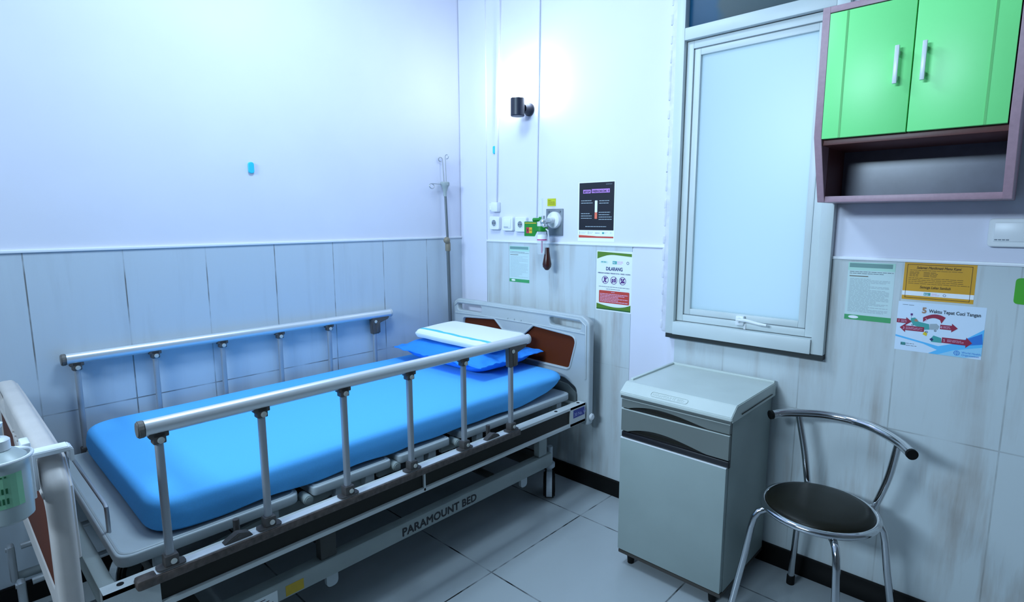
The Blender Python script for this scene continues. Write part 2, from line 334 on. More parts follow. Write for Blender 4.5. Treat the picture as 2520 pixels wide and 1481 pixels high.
# ------------------------------------------------------------------ hospital bed
BED = thing('hospital_bed', 'cream metal hospital bed with aluminium side rails beneath the blue mattress', 'bed', (.54, -1.1, 0))
ZR = .897
def board(name, y0, y1, zoff, m, y_face):
    """head or foot board: moulded frame with two grip slots and a recessed brown panel"""
    yc = (y0+y1)/2; hx = (y1-y0)/2
    W0, W1 = .032, 1.056; T = .935+zoff; KR = .03 if zoff else 0; SX = .045 if zoff else 0; LO = -.135 if zoff else 0; PX = .040 if zoff else 0; PL = -.045 if zoff else 0
    outer = roundpoly([(W0, .38), (W0+.06, .38), (W0+.075, .56+LO), (W0+.15, .60+LO), (.90, .60+LO), (.975, .56+LO), (.992, .38), (W1, .38), (W1-.002, T-.028-KR), (W1-.05-KR, T), (W0+.05+KR, T+.0), (W0, T-.03-KR)],
                      [.02, .02, .03, .03, .03, .03, .02, .02, .04, .04, .04, .04])
    panel = roundpoly([(.118-PX, .665+PL), (.135-PX, .825), (.40, .843), (.465, .79), (.62, .79), (.685, .843), (.972+PX, .822), (.925+PX*1.8, .655+PL)], [.03, .03, .02, .02, .02, .02, .04, .03])
    panel = [(x, z+zoff) for x, z in panel]
    s1 = [(x, z+zoff) for x, z in roundpoly([(.085+SX, .868), (.078+SX, .905), (.285, .908), (.285, .868)], .014)]
    s2 = [(x, z+zoff) for x, z in roundpoly([(.805, .868), (.795, .908), (1.005-SX, .902), (.998-SX, .862)], .014)]
    b_ = MB(); bv = .015 if zoff else .008; me = curve_mesh([outer, panel, s1, s2], hx-bv, bv, 3)
    b_.mesh(me, Matrix.Translation((0, yc, 0)) @ FRONT)
    # raised bead round the top and round the panel
    for sgn in (-1, 1):
        yy = yc+sgn*(hx-.001)
        if not (zoff and sgn < 0): b_.tube([(W0+.02, yy, .62), (W0+.02, yy, T-.045-KR), (W0+.055+KR, yy, T-.02), (.3, yy, T-.016), (.8, yy, T-.016), (W1-.06-KR, yy, T-.02), (W1-.024, yy, T-.045-KR), (W1-.022, yy, .62)], .007, 8)
        if not zoff: b_.tube([(x, yy, z) for x, z in [(p[0]+(p[0]-.54)*.02, p[1]+(p[1]-.74-zoff)*.06) for p in panel]], .006, 8, closed=True)
        b_.tube([(.06, yy, T-.088), (.3, yy, T-.082), (.78, yy, T-.082), (1.03, yy, T-.088)], .005, 8)
    for k in range(3): b_.cyl((.50+.05*k, y_face, .865+zoff-.022*0), (.50+.05*k, y_face+(.004 if y_face > yc else -.004), .865+zoff), .004, seg=10)
    o = b_.build(name, m, BED)
    q = MB(); sc = 1.02
    inner = [(.545+(x-.545)*sc, .745+zoff+(z-.745-zoff)*1.04) for x, z in panel]
    q.mesh(curve_mesh([inner], hx*(.9 if zoff else .35)), Matrix.Translation((0, yc, 0)) @ FRONT)
    q.build('board_panel', brown, o)
    return o
hb = board('headboard', -.112, -.072, 0, plastic, -.112)
fb = board('footboard', -2.192, -2.145, -.062, plastic_foot, -2.192)
b = MB(); b.cyl((1.056, -.092, .425), (1.068, -.092, .425), .018, bev=.004); b.cyl((1.04, -.092, .425), (1.058, -.092, .425), .012); b.build('bolt', white_pl, hb)
b = MB(); b.mesh(curve_mesh([roundpoly([(.83, .43), (.83, .585), (.93, .575), (.985, .54), (.985, .43)], .02)], .003), Matrix.Translation((0, -.119, 0)) @ FRONT); b.build('corner_bracket', mat('bracket_grey', (.10, .12, .12), .5), hb)
# upper side frames
for (x0, x1, sgn) in ((1.0, 1.045, 1), (.02, .062, -1)):
    b = MB()
    xo = x1 if sgn > 0 else x0
    prof = [(.0, .408), (.0, .422), (-.010, .426), (-.010, .488), (.0, .493), (.0, .505), (-.042, .505), (-.042, .408)]
    b.prism([(xo+sgn*p[0], -2.11, p[1]) for p in prof], (0, 1.985, 0))
    b.box(min(xo, xo-sgn*.012), max(xo, xo-sgn*.012), -.245, -.125, .409, .5045); b.box(min(xo, xo-sgn*.012), max(xo, xo-sgn*.012), -2.11, -1.99, .409, .5045)
    b.box(min(xo, xo-sgn*.012), max(xo, xo-sgn*.012), -1.134, -1.126, .412, .502)
    o = b.build('side_frame', metalw, BED)
    q = MB(); xi = xo-sgn*.0095
    for ya, yb in ((-1.99, -1.134), (-1.126, -.245)): q = MB(); q.box(min(xi, xi+sgn*.002), max(xi, xi+sgn*.002), ya, yb, .4255, .4885); q.build('frame_inset', dark, o)
    if sgn > 0:
        for hy in (-.155, -.33, -2.07): q = MB(); q.cyl((1.022, hy, .5045), (1.022, hy, .5062), .008); q.build('frame_hole', blackm, o)
        q = MB(); q.mi = 0; q.box(1.0448, 1.0458, -.222, -.132, .447, .487)
        q.mi = 1; q.mesh(text_mesh('30 Nu. W', .024, 'LEFT'), Matrix.Translation((1.0461, -.216, .455)) @ SIDE)
        l_ = q.build('bed_tag', [mat('tag_blue', (.010, .022, .26), .4), mat('tag_text', (.45, .5, .8), .5)], o, smooth=0); l_['label'] = 'blue tag with white lettering'
# cross members
b = MB()
for y in (-.135, -2.09): b = MB(); b.box(.062, 1.0, y-.018, y+.018, .43, .49, .004); b.build('cross_bar', metalw2, BED)
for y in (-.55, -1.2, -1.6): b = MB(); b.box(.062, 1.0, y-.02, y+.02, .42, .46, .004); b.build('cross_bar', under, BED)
# mattress deck
deck = [(-2.062, -1.568), (-1.527, -1.221), (-1.19, -.94), (-.875, -.146)]
dk = None
for i, (ya, yb) in enumerate(deck):
    b = MB()
    me = curve_mesh([roundpoly([(.072, ya), (.972, ya), (.972, yb), (.072, yb)], .04 if i in (0, 3) else .018)], .011, .005, 2)
    b.mesh(me, Matrix.Translation((0, 0, .527)))
    # raised rim of the tray
    rim = roundpoly([(.084, ya+.012), (.960, ya+.012), (.960, yb-.012), (.084, yb-.012)], .035 if i in (0, 3) else .014)
    b.tube([(x, y, .540) for x, y in rim], .006, 8, closed=True)
    for x in (.955, .09):
        for y in (ya+.10, yb-.09): b.box(x-.02, x+.012, y-.018, y+.018, .470, .512, .002)
    b.build('deck_panel', plastic, BED)
for y in (-1.548, -1.206, -.908):
    b = MB(); b.cyl((.93, y-.0, .512), (.985, y, .512), .016, seg=16, bev=.003); b.box(.915, .935, y-.05, y+.05, .47, .505, .004); b.build('deck_hinge', metalw2, BED)
    b = MB(); b.cyl((.06, y, .512), (.11, y, .512), .016, seg=16); b.build('deck_hinge', metalw2, BED)
b = MB(); b.prism([(.95, -1.86, .468), (.95, -1.60, .505), (.95, -1.40, .505), (.95, -1.47, .480), (.95, -1.60, .470), (.95, -1.82, .442)], (-.012, 0, 0)); b.build('lift_link', metalw2, BED)
b = MB(); b.prism([(.93, -1.37, .50), (.93, -1.28, .50), (.93, -1.30, .46), (.93, -1.35, .45)], (-.012, 0, 0))
b.build('lift_link', metalw2, BED)
# mattress stop, bent chrome rod at the foot end
b = MB(); b.tube([(.80, -2.045, .535), (.80, -2.045, .60), (.798, -2.045, .617), (.785, -2.045, .622), (.50, -2.045, .618), (.22, -2.045, .618), (.205, -2.045, .612), (.20, -2.045, .535)], .0055, 10); b.build('mattress_stop', steel, BED)

# side rails
ys = [-1.963, -1.706, -1.446, -1.189, -.934, -.668]
def side_rail(xr, first):
    b_ = MB(); pr = []
    for k in range(16):
        a = 2*math.pi*k/16; pr.append((.0185*math.cos(a), .021*math.sin(a)))
    b_.prism([(xr+p[0], -1.992, ZR+p[1]) for p in pr], (0, 1.425, 0))
    rail = b_.build('side_rail', alum_rail, BED)
    q = MB(); q.prism([(xr+p[0]*1.06, -2.008, ZR+p[1]*1.06) for p in pr], (0, .017, 0), .003); q.build('end_cap', mat('cap_grey', (.13, .12, .11), .5), rail)
    q = MB(); q.prism([(xr+p[0]*1.04, -.568, ZR+p[1]*1.04) for p in pr], (0, .012, 0), .002); q.build('end_cap', mat('cap_light', (.5, .52, .54), .5), rail)
    x0, x1 = xr-.014, xr+.022
    q = MB(); q.mi = 0; q.box(x0, x1, -2.035, -.628, .490, .5135, .002)
    q.mi = 1; q.box(x0+.001, x1-.006, -2.0, -.64, .5125, .5165, .001)
    q.mi = 0; q.box(x0-.001, x1+.001, -2.045, -1.995, .488, .5165, .008)
    q.build('rail_track', [worn, white_trim], rail)
    proto = {}
    for i, y in enumerate(ys):
        last = i == 5
        if i == 0:
            q = MB(); q.mesh(curve_mesh([roundpoly([(xr-.010, y-.0095), (xr+.010, y-.0095), (xr+.010, y+.0095), (xr-.010, y+.0095)], .007)], .165), Matrix.Translation((0, 0, .699)))
            post = q.build('rail_post', post_m, rail)
            q = MB(); q.box(xr-.013, xr+.013, y-.015, y+.015, .852, .884, .003); q.box(xr-.013, xr+.013, y-.022, y+.022, .868, .885, .003)
            ub = q.build('upper_bracket', brk, rail)
            q = MB(); q.cyl((xr+.012, y+.002, .862), (xr+.018, y+.002, .862), .0085, seg=16, bev=.002); bo = q.build('bolt', bolt_m, rail)
            q = MB(); q.cyl((xr+.015, y+.004, .534), (xr+.021, y+.004, .534), .0075, seg=16, bev=.002); bo2 = q.build('bolt', bolt_m, rail)
            q = MB(); q.box(xr-.016, xr+.016, y-.016, y+.018, .516, .551, .005)
            q.mesh(curve_mesh([roundpoly([(xr-.016, y-.034), (xr+.019, y-.034), (xr+.019, y+.034), (xr-.016, y+.034)], .012)], .0025), Matrix.Translation((0, 0, .5195)))
            lb = q.build('lower_bracket', brk, rail)
            proto = dict(post=post, ub=ub, bo=bo, bo2=bo2, lb=lb)
        else:
            d = (0, y-ys[0], 0)
            dup(proto['post'], rail, d); dup(proto['lb'], rail, d); dup(proto['bo'], rail, d); dup(proto['bo2'], rail, d)
            if not last: dup(proto['ub'], rail, d)
            else:
                q = MB(); sx = 1
                q.prism([(xr-.013, y-.022, .885), (xr-.013, y-.018, .795), (xr-.013, y+.026, .795), (xr-.013, y+.030, .852), (xr-.013, y+.085, .868), (xr-.013, y+.092, .885)], (.026, 0, 0), .003)
                q.box(xr+.0125, xr+.0165, y+.004, y+.028, .80, .862, .002)
                q.build('latch_bracket', brk, rail)
    for y in (-1.785, -.775):
        q = MB(); q.prism([(xr-.012, y-.05, .516), (xr-.012, y+.03, .516), (xr-.012, y+.02, .528), (xr-.012, y-.01, .538), (xr-.012, y-.04, .524)], (.026, 0, 0), .002); q.cyl((xr-.03, y+.0, .515), (xr-.03, y+.0, .56), .009, seg=12); q.cyl((xr+.013, y-.01, .526), (xr+.016, y-.01, .526), .004, seg=10)
        q.build('latch', brk, rail)
    return rail
side_rail(1.047, True); side_rail(.030, False)

# base chassis
for x0, x1 in ((.905, .95), (.13, .175)):
    b = MB(); b.box(x0, x1, -1.93, -.265, .192, .258, .005); bm_ = b.build('base_beam', metalw2, BED)
    if x0 > .5:
        q = MB(); q.mesh(text_mesh('PARAMOUNT BED', .046, 'LEFT', bold=.0016, spacing=1.04), Matrix.Translation((.9506, -1.172, .207)) @ SIDE); q.build('lettering', ink, bm_, smooth=0)
        q = MB(); q.box(.950, .9508, -1.628, -1.567, .199, .235); l_ = q.build('sticker', mat('sticker_yellow', (.55, .36, .01), .5, var=.1, scale=60), bm_, smooth=0); l_['label'] = 'yellow sticker'
        q = MB(); q.mi = 0; q.box(.950, .9507, -1.74, -1.655, .196, .236); q.mi = 1
        for k in range(3): q.box(.9507, .9509, -1.73, -1.67-k*.012, .203+k*.010, .206+k*.010)
        l_ = q.build('sticker', [paper, mat('ink_grey', (.12, .06, .08), .5)], bm_, smooth=0); l_['label'] = 'white sticker with printed lines'
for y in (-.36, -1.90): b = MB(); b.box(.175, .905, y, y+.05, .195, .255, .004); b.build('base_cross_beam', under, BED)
for y in (-.62, -1.42):
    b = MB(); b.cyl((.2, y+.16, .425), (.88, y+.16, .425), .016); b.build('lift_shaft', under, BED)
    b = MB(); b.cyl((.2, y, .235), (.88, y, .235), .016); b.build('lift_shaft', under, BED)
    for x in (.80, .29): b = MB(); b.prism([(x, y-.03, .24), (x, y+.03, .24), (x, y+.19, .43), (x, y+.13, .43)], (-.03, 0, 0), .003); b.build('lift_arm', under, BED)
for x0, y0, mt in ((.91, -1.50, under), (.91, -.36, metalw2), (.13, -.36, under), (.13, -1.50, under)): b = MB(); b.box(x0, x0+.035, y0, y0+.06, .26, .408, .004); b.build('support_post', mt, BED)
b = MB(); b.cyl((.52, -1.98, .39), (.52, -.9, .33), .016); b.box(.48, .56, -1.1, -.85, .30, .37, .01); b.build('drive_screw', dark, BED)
for (x, y) in ((.925, -1.455), (.925, -.455)):
    b = MB(); b.mesh(curve_mesh([roundpoly([(y-.022, .140), (y+.022, .140), (y+.022, .20), (y-.022, .20)], [.02, .02, .002, .002])], .007), Matrix.Translation((x, 0, 0)) @ SIDE); b.build('foot_tab', plastic, BED)
def castor(x, y):
    Mr = Matrix.Translation((x, y, 0)) @ Matrix.Rotation(R(39), 4, 'Z') @ Matrix.Translation((-x, -y, 0))
    b_ = MB(); b_.cyl((x, y, .185), (x, y, .27), .016); b_.cyl((x, y, .158), (x, y, .186), .028, bev=.004)
    # hood over the wheel, wrapping its tread
    for k in range(16):
        a0, a1 = R(212-k*13), R(212-(k+1)*13)
        if 212-(k+1)*13 < 60: break
        b_.prism([(x+.014, y+.066*math.cos(a0), .068+.070*math.sin(a0)), (x+.014, y+.073*math.cos(a0), .068+.077*math.sin(a0)), (x+.014, y+.073*math.cos(a1), .068+.077*math.sin(a1)), (x+.014, y+.066*math.cos(a1), .068+.070*math.sin(a1))], (-.028, 0, 0))
    b_.box(x-.012, x+.012, y-.01, y+.01, .13, .16)
    b_.bm.transform(Mr)
    c = b_.build('castor', mat('castor_shell', (.45, .50, .54), .35), BED)
    q = MB(); q.mi = 0; q.cyl((x-.029, y, .0665), (x+.029, y, .0665), .0665, seg=36, bev=.007)
    q.mi = 1; q.cyl((x-.0305, y, .0665), (x+.0305, y, .0665), .044, seg=30, bev=.003)
    q.bm.transform(Mr)
    q.build('wheel', [blackm, mat('wheel_disc', (.08, .09, .09), .35)], c)
for x, y in ((.905, -.232), (.155, -.232), (.905, -1.90), (.155, -1.90)): castor(x, y)
# crank handles under the foot end
for x in (.30, .56, .82):
    b = MB(); b.cyl((x, -2.20, .36), (x, -1.95, .37), .010, seg=14); b.box(x-.02, x+.02, -2.235, -2.215, .25, .375, .008); b.cyl((x, -2.222, .362), (x, -2.238, .362), .008)
    ck = b.build('crank', steel, BED)
    q = MB(); q.cyl((x, -2.232, .262), (x, -2.15, .262), .014, seg=16, bev=.003); q.build('grip', mat('crank_grip', (.20, .23, .24), .5), ck)
b = MB(); b.box(.10, .97, -2.16, -2.12, .33, .40, .004); b.build('foot_bracket', metalw2, BED)

# mattress
def cloth_block(cx, cy, z0, z1, hx, hy, rc, top_r, fn=None, nx=60, ny=90):
    """closed cushion-like block: plan = rounded rectangle, rounded top and bottom edges"""
    me_pts = roundpoly([(cx-hx, cy-hy), (cx+hx, cy-hy), (cx+hx, cy+hy), (cx-hx, cy+hy)], rc, 8)
    dens = []
    for i in range(len(me_pts)):
        a = Vector(me_pts[i]); c_ = Vector(me_pts[(i+1) % len(me_pts)]); n_ = max(1, int((c_-a).length/.03))
        for k in range(n_): dens.append(a.lerp(c_, k/n_))
    bm = bmesh.new(); lay = []
    prof = []
    for k in range(5): a = math.pi/2*k/4; prof.append((top_r*.6*(1-math.sin(a)), z0+top_r*.6*(1-math.cos(a))))
    prof += [(-.004, z0*.6+z1*.4), (-.003, z0*.4+z1*.6)]
    for k in range(6): a = math.pi/2*k/5; prof.append((top_r*(1-math.cos(a)), z1-top_r+top_r*math.sin(a)))
    c = Vector((cx, cy))
    for inset, z in prof:
        ring = []
        for p in dens:
            sx = (abs(p.x-cx)-inset)/max(abs(p.x-cx), 1e-6) if abs(p.x-cx) > .01 else 1; 
            q = Vector((cx+(p.x-cx)*(1-inset/hx), cy+(p.y-cy)*(1-inset/hy)))
            ring.append(bm.verts.new((q.x, q.y, z)))
        lay.append(ring)
    n_ = len(dens)
    for A, B in zip(lay, lay[1:]):
        for k in range(n_): bm.faces.new((A[k], A[(k+1) % n_], B[(k+1) % n_], B[k]))
    # caps as shrinking rings
    for ring, z, flip in ((lay[-1], z1, 0), (lay[0], z0, 1)):
        prev = ring
        for s_ in (.93, .8, .6, .4, .2, .06):
            cur = [bm.verts.new((cx+(v.co.x-cx)*s_, cy+(v.co.y-cy)*s_, z)) for v in ring]
            for k in range(n_):
                f = (prev[k], prev[(k+1) % n_], cur[(k+1) % n_], cur[k])
                bm.faces.new(f if not flip else f[::-1])
            prev = cur
        bm.faces.new(prev if not flip else prev[::-1])
    bmesh.ops.recalc_face_normals(bm, faces=bm.faces)
    if fn:
        for v in bm.verts: v.co = fn(v.co.copy())
    return bm
def mfn(p):
    t = noise.noise(Vector((p.x*2.2, p.y*2.2, p.z*3)))
    side = max(0, min(1, (.64-p.z)/.1))
    p.z += .004*t
    edge = noise.noise(Vector((p.x*4, p.y*7, 2)))
    if p.z < .57:
        p.z += .006+.008*edge*1.0 if p.z < .56 else .003*edge
    # head-end corners are drawn in and up by the fitted sheet
    h = max(0, (p.y+.55)/.4); cnr = max(0, (abs(p.x-.505)-.30)/.15)
    k = min(1, h)*min(1, cnr)
    if side > .25: p.z += .045*k*side*min(1, h); p.x -= .045*k*k*side*(1 if p.x > .5 else -1); p.y -= .02*k*side
    wr = noise.noise(Vector((p.x*5+p.z*18, p.y*14, 5)))*.006*k
    p.x += wr; p.z = max(p.z, .5462)
    return p
b = MB(); b.merge(cloth_block(.505, -1.063, .547, .650, .452, .912, .11, .026, mfn))
tag(b.build('mattress', sheet, origin=(.505, -1.06, .545), smooth=60), 'mattress in a fitted bright blue sheet, lying on the bed deck', 'mattress')

# pillow
def cushion(cx, cy, z0, hx, hy, th, fl, rot, sag, seed):
    bm = bmesh.new(); n_ = 44; grids = []
    for side in (1, -1):
        G = []
        for i in range(n_+1):
            row = []
            for j in range(n_+1):
                u = -1+2*i/n_; v = -1+2*j/n_
                du = max(0, (1-abs(u)*(1.0))*hx-fl)/(hx-fl); dv = max(0, (1-abs(v))*hy-fl)/(hy-fl)
                t = (1-(1-min(1, du*2.2))**2.4)**.55*(1-(1-min(1, dv*2.0))**2.4)**.55 if du > 0 and dv > 0 else 0
                x = u*hx*(1-.05*(v*v)*(1-.6*abs(u))); y = v*hy*(1-.06*(u*u)*(1-.5*abs(v)))
                z = (th*.38*t if side > 0 else -th*.56*t)+side*.0015
                w = noise.noise(Vector((u*3+seed, v*3, side)))
                z += .006*w*(1 if side > 0 else .3)+.010*noise.noise(Vector((u*6, v*6+seed, 1)))*(1-t)*1.2
                z -= sag*max(0, abs(v)-.75)*.25
                row.append((x, y, z, t))
            G.append(row)
        grids.append(G)
    V = []
    for G in grids:
        V.append([[bm.verts.new(Matrix.Rotation(rot, 3, 'Z') @ Vector(q[:3])+Vector((cx, cy, z0+th*.60))) for q in row] for row in G])
    for s_, VV in enumerate(V):
        for i in range(n_):
            for j in range(n_):
                f = (VV[i][j], VV[i+1][j], VV[i+1][j+1], VV[i][j+1]); bm.faces.new(f if s_ == 0 else f[::-1])
    def edge(A, B):
        for k in range(len(A)-1): bm.faces.new((A[k], A[k+1], B[k+1], B[k]))
    T, Bt = V
    edge([T[i][0] for i in range(n_+1)][::-1], [Bt[i][0] for i in range(n_+1)][::-1]); edge([T[i][n_] for i in range(n_+1)], [Bt[i][n_] for i in range(n_+1)])
    edge([T[0][j] for j in range(n_+1)], [Bt[0][j] for j in range(n_+1)]); edge([T[n_][j] for j in range(n_+1)][::-1], [Bt[n_][j] for j in range(n_+1)][::-1])
    bmesh.ops.recalc_face_normals(bm, faces=bm.faces)
    return bm
b = MB(); b.merge(cushion(.435, -.358, .655, .345, .238, .112, .032, R(1), .05, 3.1))
pil = tag(b.build('pillow', pillow_m, origin=(.435, -.345, .66), smooth=60), 'plump blue pillow with a flanged edge under the folded white blanket', 'pillow')
# folded blanket with an aqua stripe
bl_m = bpy.data.materials.new('white_blanket'); bl_m.use_nodes = True; nt = bl_m.node_tree; bb = nt.nodes['Principled BSDF']; bb.inputs['Roughness'].default_value = .9
tc = nt.nodes.new('ShaderNodeTexCoord'); sx = nt.nodes.new('ShaderNodeSeparateXYZ'); nz = nt.nodes.new('ShaderNodeTexNoise'); nz.inputs['Scale'].default_value = 9
nt.links.new(tc.outputs['Object'], sx.inputs[0]); nt.links.new(tc.outputs['Object'], nz.inputs['Vector'])
m1 = nt.nodes.new('ShaderNodeMath'); m1.operation = 'MULTIPLY_ADD'; m1.inputs[1].default_value = .03; nt.links.new(nz.outputs['Fac'], m1.inputs[0]); nt.links.new(sx.outputs[1], m1.inputs[2])
m2 = nt.nodes.new('ShaderNodeMath'); m2.operation = 'COMPARE'; m2.inputs[1].default_value = -.100; m2.inputs[2].default_value = .013; nt.links.new(m1.outputs[0], m2.inputs[0])
mz = nt.nodes.new('ShaderNodeMath'); mz.operation = 'GREATER_THAN'; mz.inputs[1].default_value = .03; nt.links.new(sx.outputs[2], mz.inputs[0])
m3 = nt.nodes.new('ShaderNodeMath'); m3.operation = 'MULTIPLY'; nt.links.new(m2.outputs[0], m3.inputs[0]); nt.links.new(mz.outputs[0], m3.inputs[1])
mm = nt.nodes.new('ShaderNodeMix'); mm.data_type = 'RGBA'; mm.inputs[6].default_value = (.86, .88, .88, 1); mm.inputs[7].default_value = (.12, .60, .72, 1); nt.links.new(m3.outputs[0], mm.inputs[0]); nt.links.new(mm.outputs[2], bb.inputs['Base Color'])
def bfn(p):
    p.z += .006*noise.noise(Vector((p.x*6, p.y*6, 1))); p.y += .005*noise.noise(Vector((p.x*8, 3, p.z*10))); return p
b = MB()
for (hx, hy, za, zb, dx, dy) in ((.270, .150, .0, .046, 0, 0),):
    b.merge(cloth_block(dx, dy, za, zb, hx, hy, .03, .021, bfn))
bo = b.build('folded_blanket', bl_m, origin=(0, 0, 0), smooth=60); bo.location = (.465, -.365, .779); bo.rotation_euler = (R(1.5), R(1), R(4))
tag(bo, 'white folded blanket with an aqua stripe, lying on the blue pillow', 'blanket')

# IV pole in the head corner of the bed
IV = thing('iv_pole', 'thin grey metal drip pole with wire hooks at the head corner', 'drip pole', (.06, -.150, .50))
b = MB(); b.tube([(.062, -.150, .507), (.045, -.150, 1.25)], .0105, 14); b.tube([(.045, -.150, 1.25), (.028, -.150, 1.595)], .0075, 14); b.build('pole', mat('pole_metal', (.15, .17, .18), .35, metal=.5), IV)
b = MB(); b.sphere((.050, -.162, 1.285), .020); b.lathe([(.013, -.055), (.016, -.05), (.016, -.01), (.013, 0)], (.045, -.150, 1.275)); b.build('clamp_knob', mat('knob_tan', (.25, .21, .15), .45), IV)
b = MB(); b.lathe([(.010, -.07), (.011, -.045), (.020, -.015), (.027, -.005), (.027, .010), (.024, .012)], (.028, -.150, 1.612), 20); b.box(.000, .056, -.156, -.144, 1.604, 1.626, .002); b.box(.022, .034, -.178, -.122, 1.604, 1.626, .002); b.build('hook_holder', mat('holder_grey', (.35, .40, .40), .45), IV)
def hook(p0, d, up):
    p0 = Vector(p0); d = Vector(d).normalized()
    pts = [p0, p0+Vector(up)]
    c = p0+Vector(up)+d*.012
    for k in range(1, 13):
        a = math.pi-k*R(24); pts.append(c+d*(.012*math.cos(a))+Vector((0, 0, .012*math.sin(a))))
    return pts
b = MB(); b.tube(hook((.035, -.146, 1.62), (1, .3, 0), (-.008, .002, .15)), .0028, 8); b.build('hook', steel, IV)
b = MB(); b.tube(hook((.020, -.150, 1.62), (-.4, -1, 0), (-.006, -.004, .135)), .0028, 8); b.build('hook', steel, IV)
b = MB(); pts = [(.028, -.165, 1.612), (.030, -.245, 1.612)]
for k in range(1, 15): a = math.pi/2+k*R(25); pts.append((.030+.006*math.sin(k*.3), -.252+.020*math.cos(a), 1.598+.014*math.sin(a)))
b.tube(pts, .0028, 8); b.build('hook', steel, IV)

# pump bottle and its holder at the foot end
HOLD = thing('bottle_holder', 'white plastic strap holder hooked over the cream footboard', 'holder', (1.02, -2.17, .86))
b = MB()
ring = roundpoly([(.985, -2.205), (1.03, -2.205), (1.03, -2.118), (.985, -2.118)], .02)
b.prism([(.975, -2.204, .888), (.975, -2.136, .888), (.975, -2.128, .880), (.975, -2.128, .850), (.975, -2.137, .850), (.975, -2.137, .876), (.975, -2.196, .876), (.975, -2.196, .80), (.975, -2.205, .80), (.975, -2.210, .880)], (.042, 0, 0), .002)
b.build('strap', white_pl, HOLD)
b = MB(); b.tube([(1.10+.0535*math.cos(a*math.pi/14), -2.262+.0535*math.sin(a*math.pi/14), .925) for a in range(28)], .0035, 8, closed=True); b.box(1.01, 1.06, -2.222, -2.206, .80, .93, .003); b.build('collar_ring', white_pl, HOLD)
BOT = thing('pump_bottle', 'grey white pump soap bottle with green label hanging at the footboard', 'bottle', (1.10, -2.262, .79))
b = MB(); b.lathe([(.0, .0), (.040, .0), (.047, .006), (.048, .03), (.048, .115), (.045, .135), (.030, .148), (.018, .152)], (1.10, -2.262, .79)); b.build('body', mat('bottle_plastic', (.40, .46, .46), .35), BOT)
b = MB(); b.lathe([(.018, .150), (.022, .152), (.022, .172), (.018, .176), (.008, .178), (.006, .195), (.012, .200), (.014, .208), (.006, .212)], (1.10, -2.262, .79)); b.box(1.10, 1.135, -2.268, -2.256, .990, 1.0, .003); b.build('pump', white_pl, BOT)
b = MB()
for z0, z1, mi in ((.83, .90, 0), (.895, .898, 1), (.84, .852, 1), (.862, .873, 1)):
    b.mi = mi
    for k in range(6):
        a0 = R(-40+k*13); a1 = R(-40+(k+1)*13); rr = .0485+.0004*mi
        if mi: a0 = R(-38+k*8); a1 = R(-34+k*8)
        b.prism([(1.10+rr*math.cos(a0), -2.262+rr*math.sin(a0), z0), (1.10+rr*math.cos(a1), -2.262+rr*math.sin(a1), z0), (1.10+rr*math.cos(a1), -2.262+rr*math.sin(a1), z1), (1.10+rr*math.cos(a0), -2.262+rr*math.sin(a0), z1)], (-.0008, 0, 0))
b.build('bottle_label', [mat('label_pale_green', (.25, .55, .33), .5), mat('label_dark_green', (.01, .12, .04), .5)], BOT, smooth=0)

# ------------------------------------------------------------------ bedside cabinet
BC = thing('bedside_cabinet', 'grey bedside cabinet with two drawers and a pale door, standing under the window', 'bedside cabinet', (1.69, -.27, 0))
X0, X1, Y0, Y1 = 1.475, 1.907, -.470, -.062
b = MB(); b.box(X0+.004, X1-.004, Y0+.012, Y1, .065, .715, .004); b.build('body', bs_body, BC)
b = MB()
# top: slanted front lip, low rims left and back
b.prism([(X0-.004, Y0-.022, .724), (X0-.004, Y0-.022, .737), (X0-.004, Y0+.022, .770), (X0-.004, Y1, .770), (X0-.004, Y1, .715), (X0-.004, Y0-.014, .715), (X0-.004, Y0-.014, .724)], (X1-X0+.012, 0, 0), .0025)
b.box(X0-.002, X0+.012, Y0+.05, Y1-.004, .767, .777, .003); b.box(X0-.002, X1+.006, Y1-.014, Y1, .767, .778, .003)
tp = b.build('top', bs_top, BC)
b = MB(); b.box(X0-.001, X1+.005, Y0-.0185, Y0+.02, .713, .7235, .001); b.build('top_band', mat('band_grey', (.10, .115, .11), .45), tp)
ang = math.atan2(.033, .044); LIP = Matrix.Translation((0, Y0-.022, .737)) @ Matrix.Rotation(-(math.pi/2-ang), 4, 'X') @ FRONT
b = MB(); pts = roundpoly([(1.598, .013), (1.745, .013), (1.745, .034), (1.598, .034)], .010)
b.tube([LIP @ Vector((x, v, .0008)) for x, v in pts], .0012, 6, closed=True); b.mesh(text_mesh('PARAMOUNT BED', .0155, 'LEFT', ext=.0008), LIP @ Matrix.Translation((1.604, .018, 0))); b.build('embossed_name', bs_top, tp)
b = MB(); b.box(X1+.0095, X1+.0115, Y0+.06, Y1-.04, .729, .733, .001); b.build('side_groove', dark, tp)
b = MB(); b.box(X0+.002, X1-.002, Y0+.002, Y0+.014, .545, .715); b.build('drawer_recess', mat('recess_dark', (.014, .013, .011), .5), BC)
def drawer(z0, z1, hh):
    pts = [(X0, z1), (X0, z0)]
    n_ = 24
    for k in range(n_+1):
        t = k/n_; x = X0+.03+(X1-X0-.11)*t; pts.append((x, z0+hh*math.sin(math.pi*t**.8)**1.1 if 0 < t < 1 else z0))
    pts += [(X1, z0), (X1, z1)]
    q = MB(); q.mesh(curve_mesh([pts[::-1]], .006, .002, 2), Matrix.Translation((0, Y0-.004, 0)) @ FRONT)
    d = q.build('drawer', bs_draw, BC)
    w = MB(); w.box(X0, X1, Y0-.012, Y0-.002, z1-.001, z1+.0012, .0005); w.build('drawer_edge', bs_top, d)
    g = MB(); g.box(X0+.05, X1-.08, Y0-.001, Y0+.001, z0+.002, z0+.010, .0005); g.build('handle_slot', dark, d)
drawer(.673, .708, .022); drawer(.578, .667, .026)
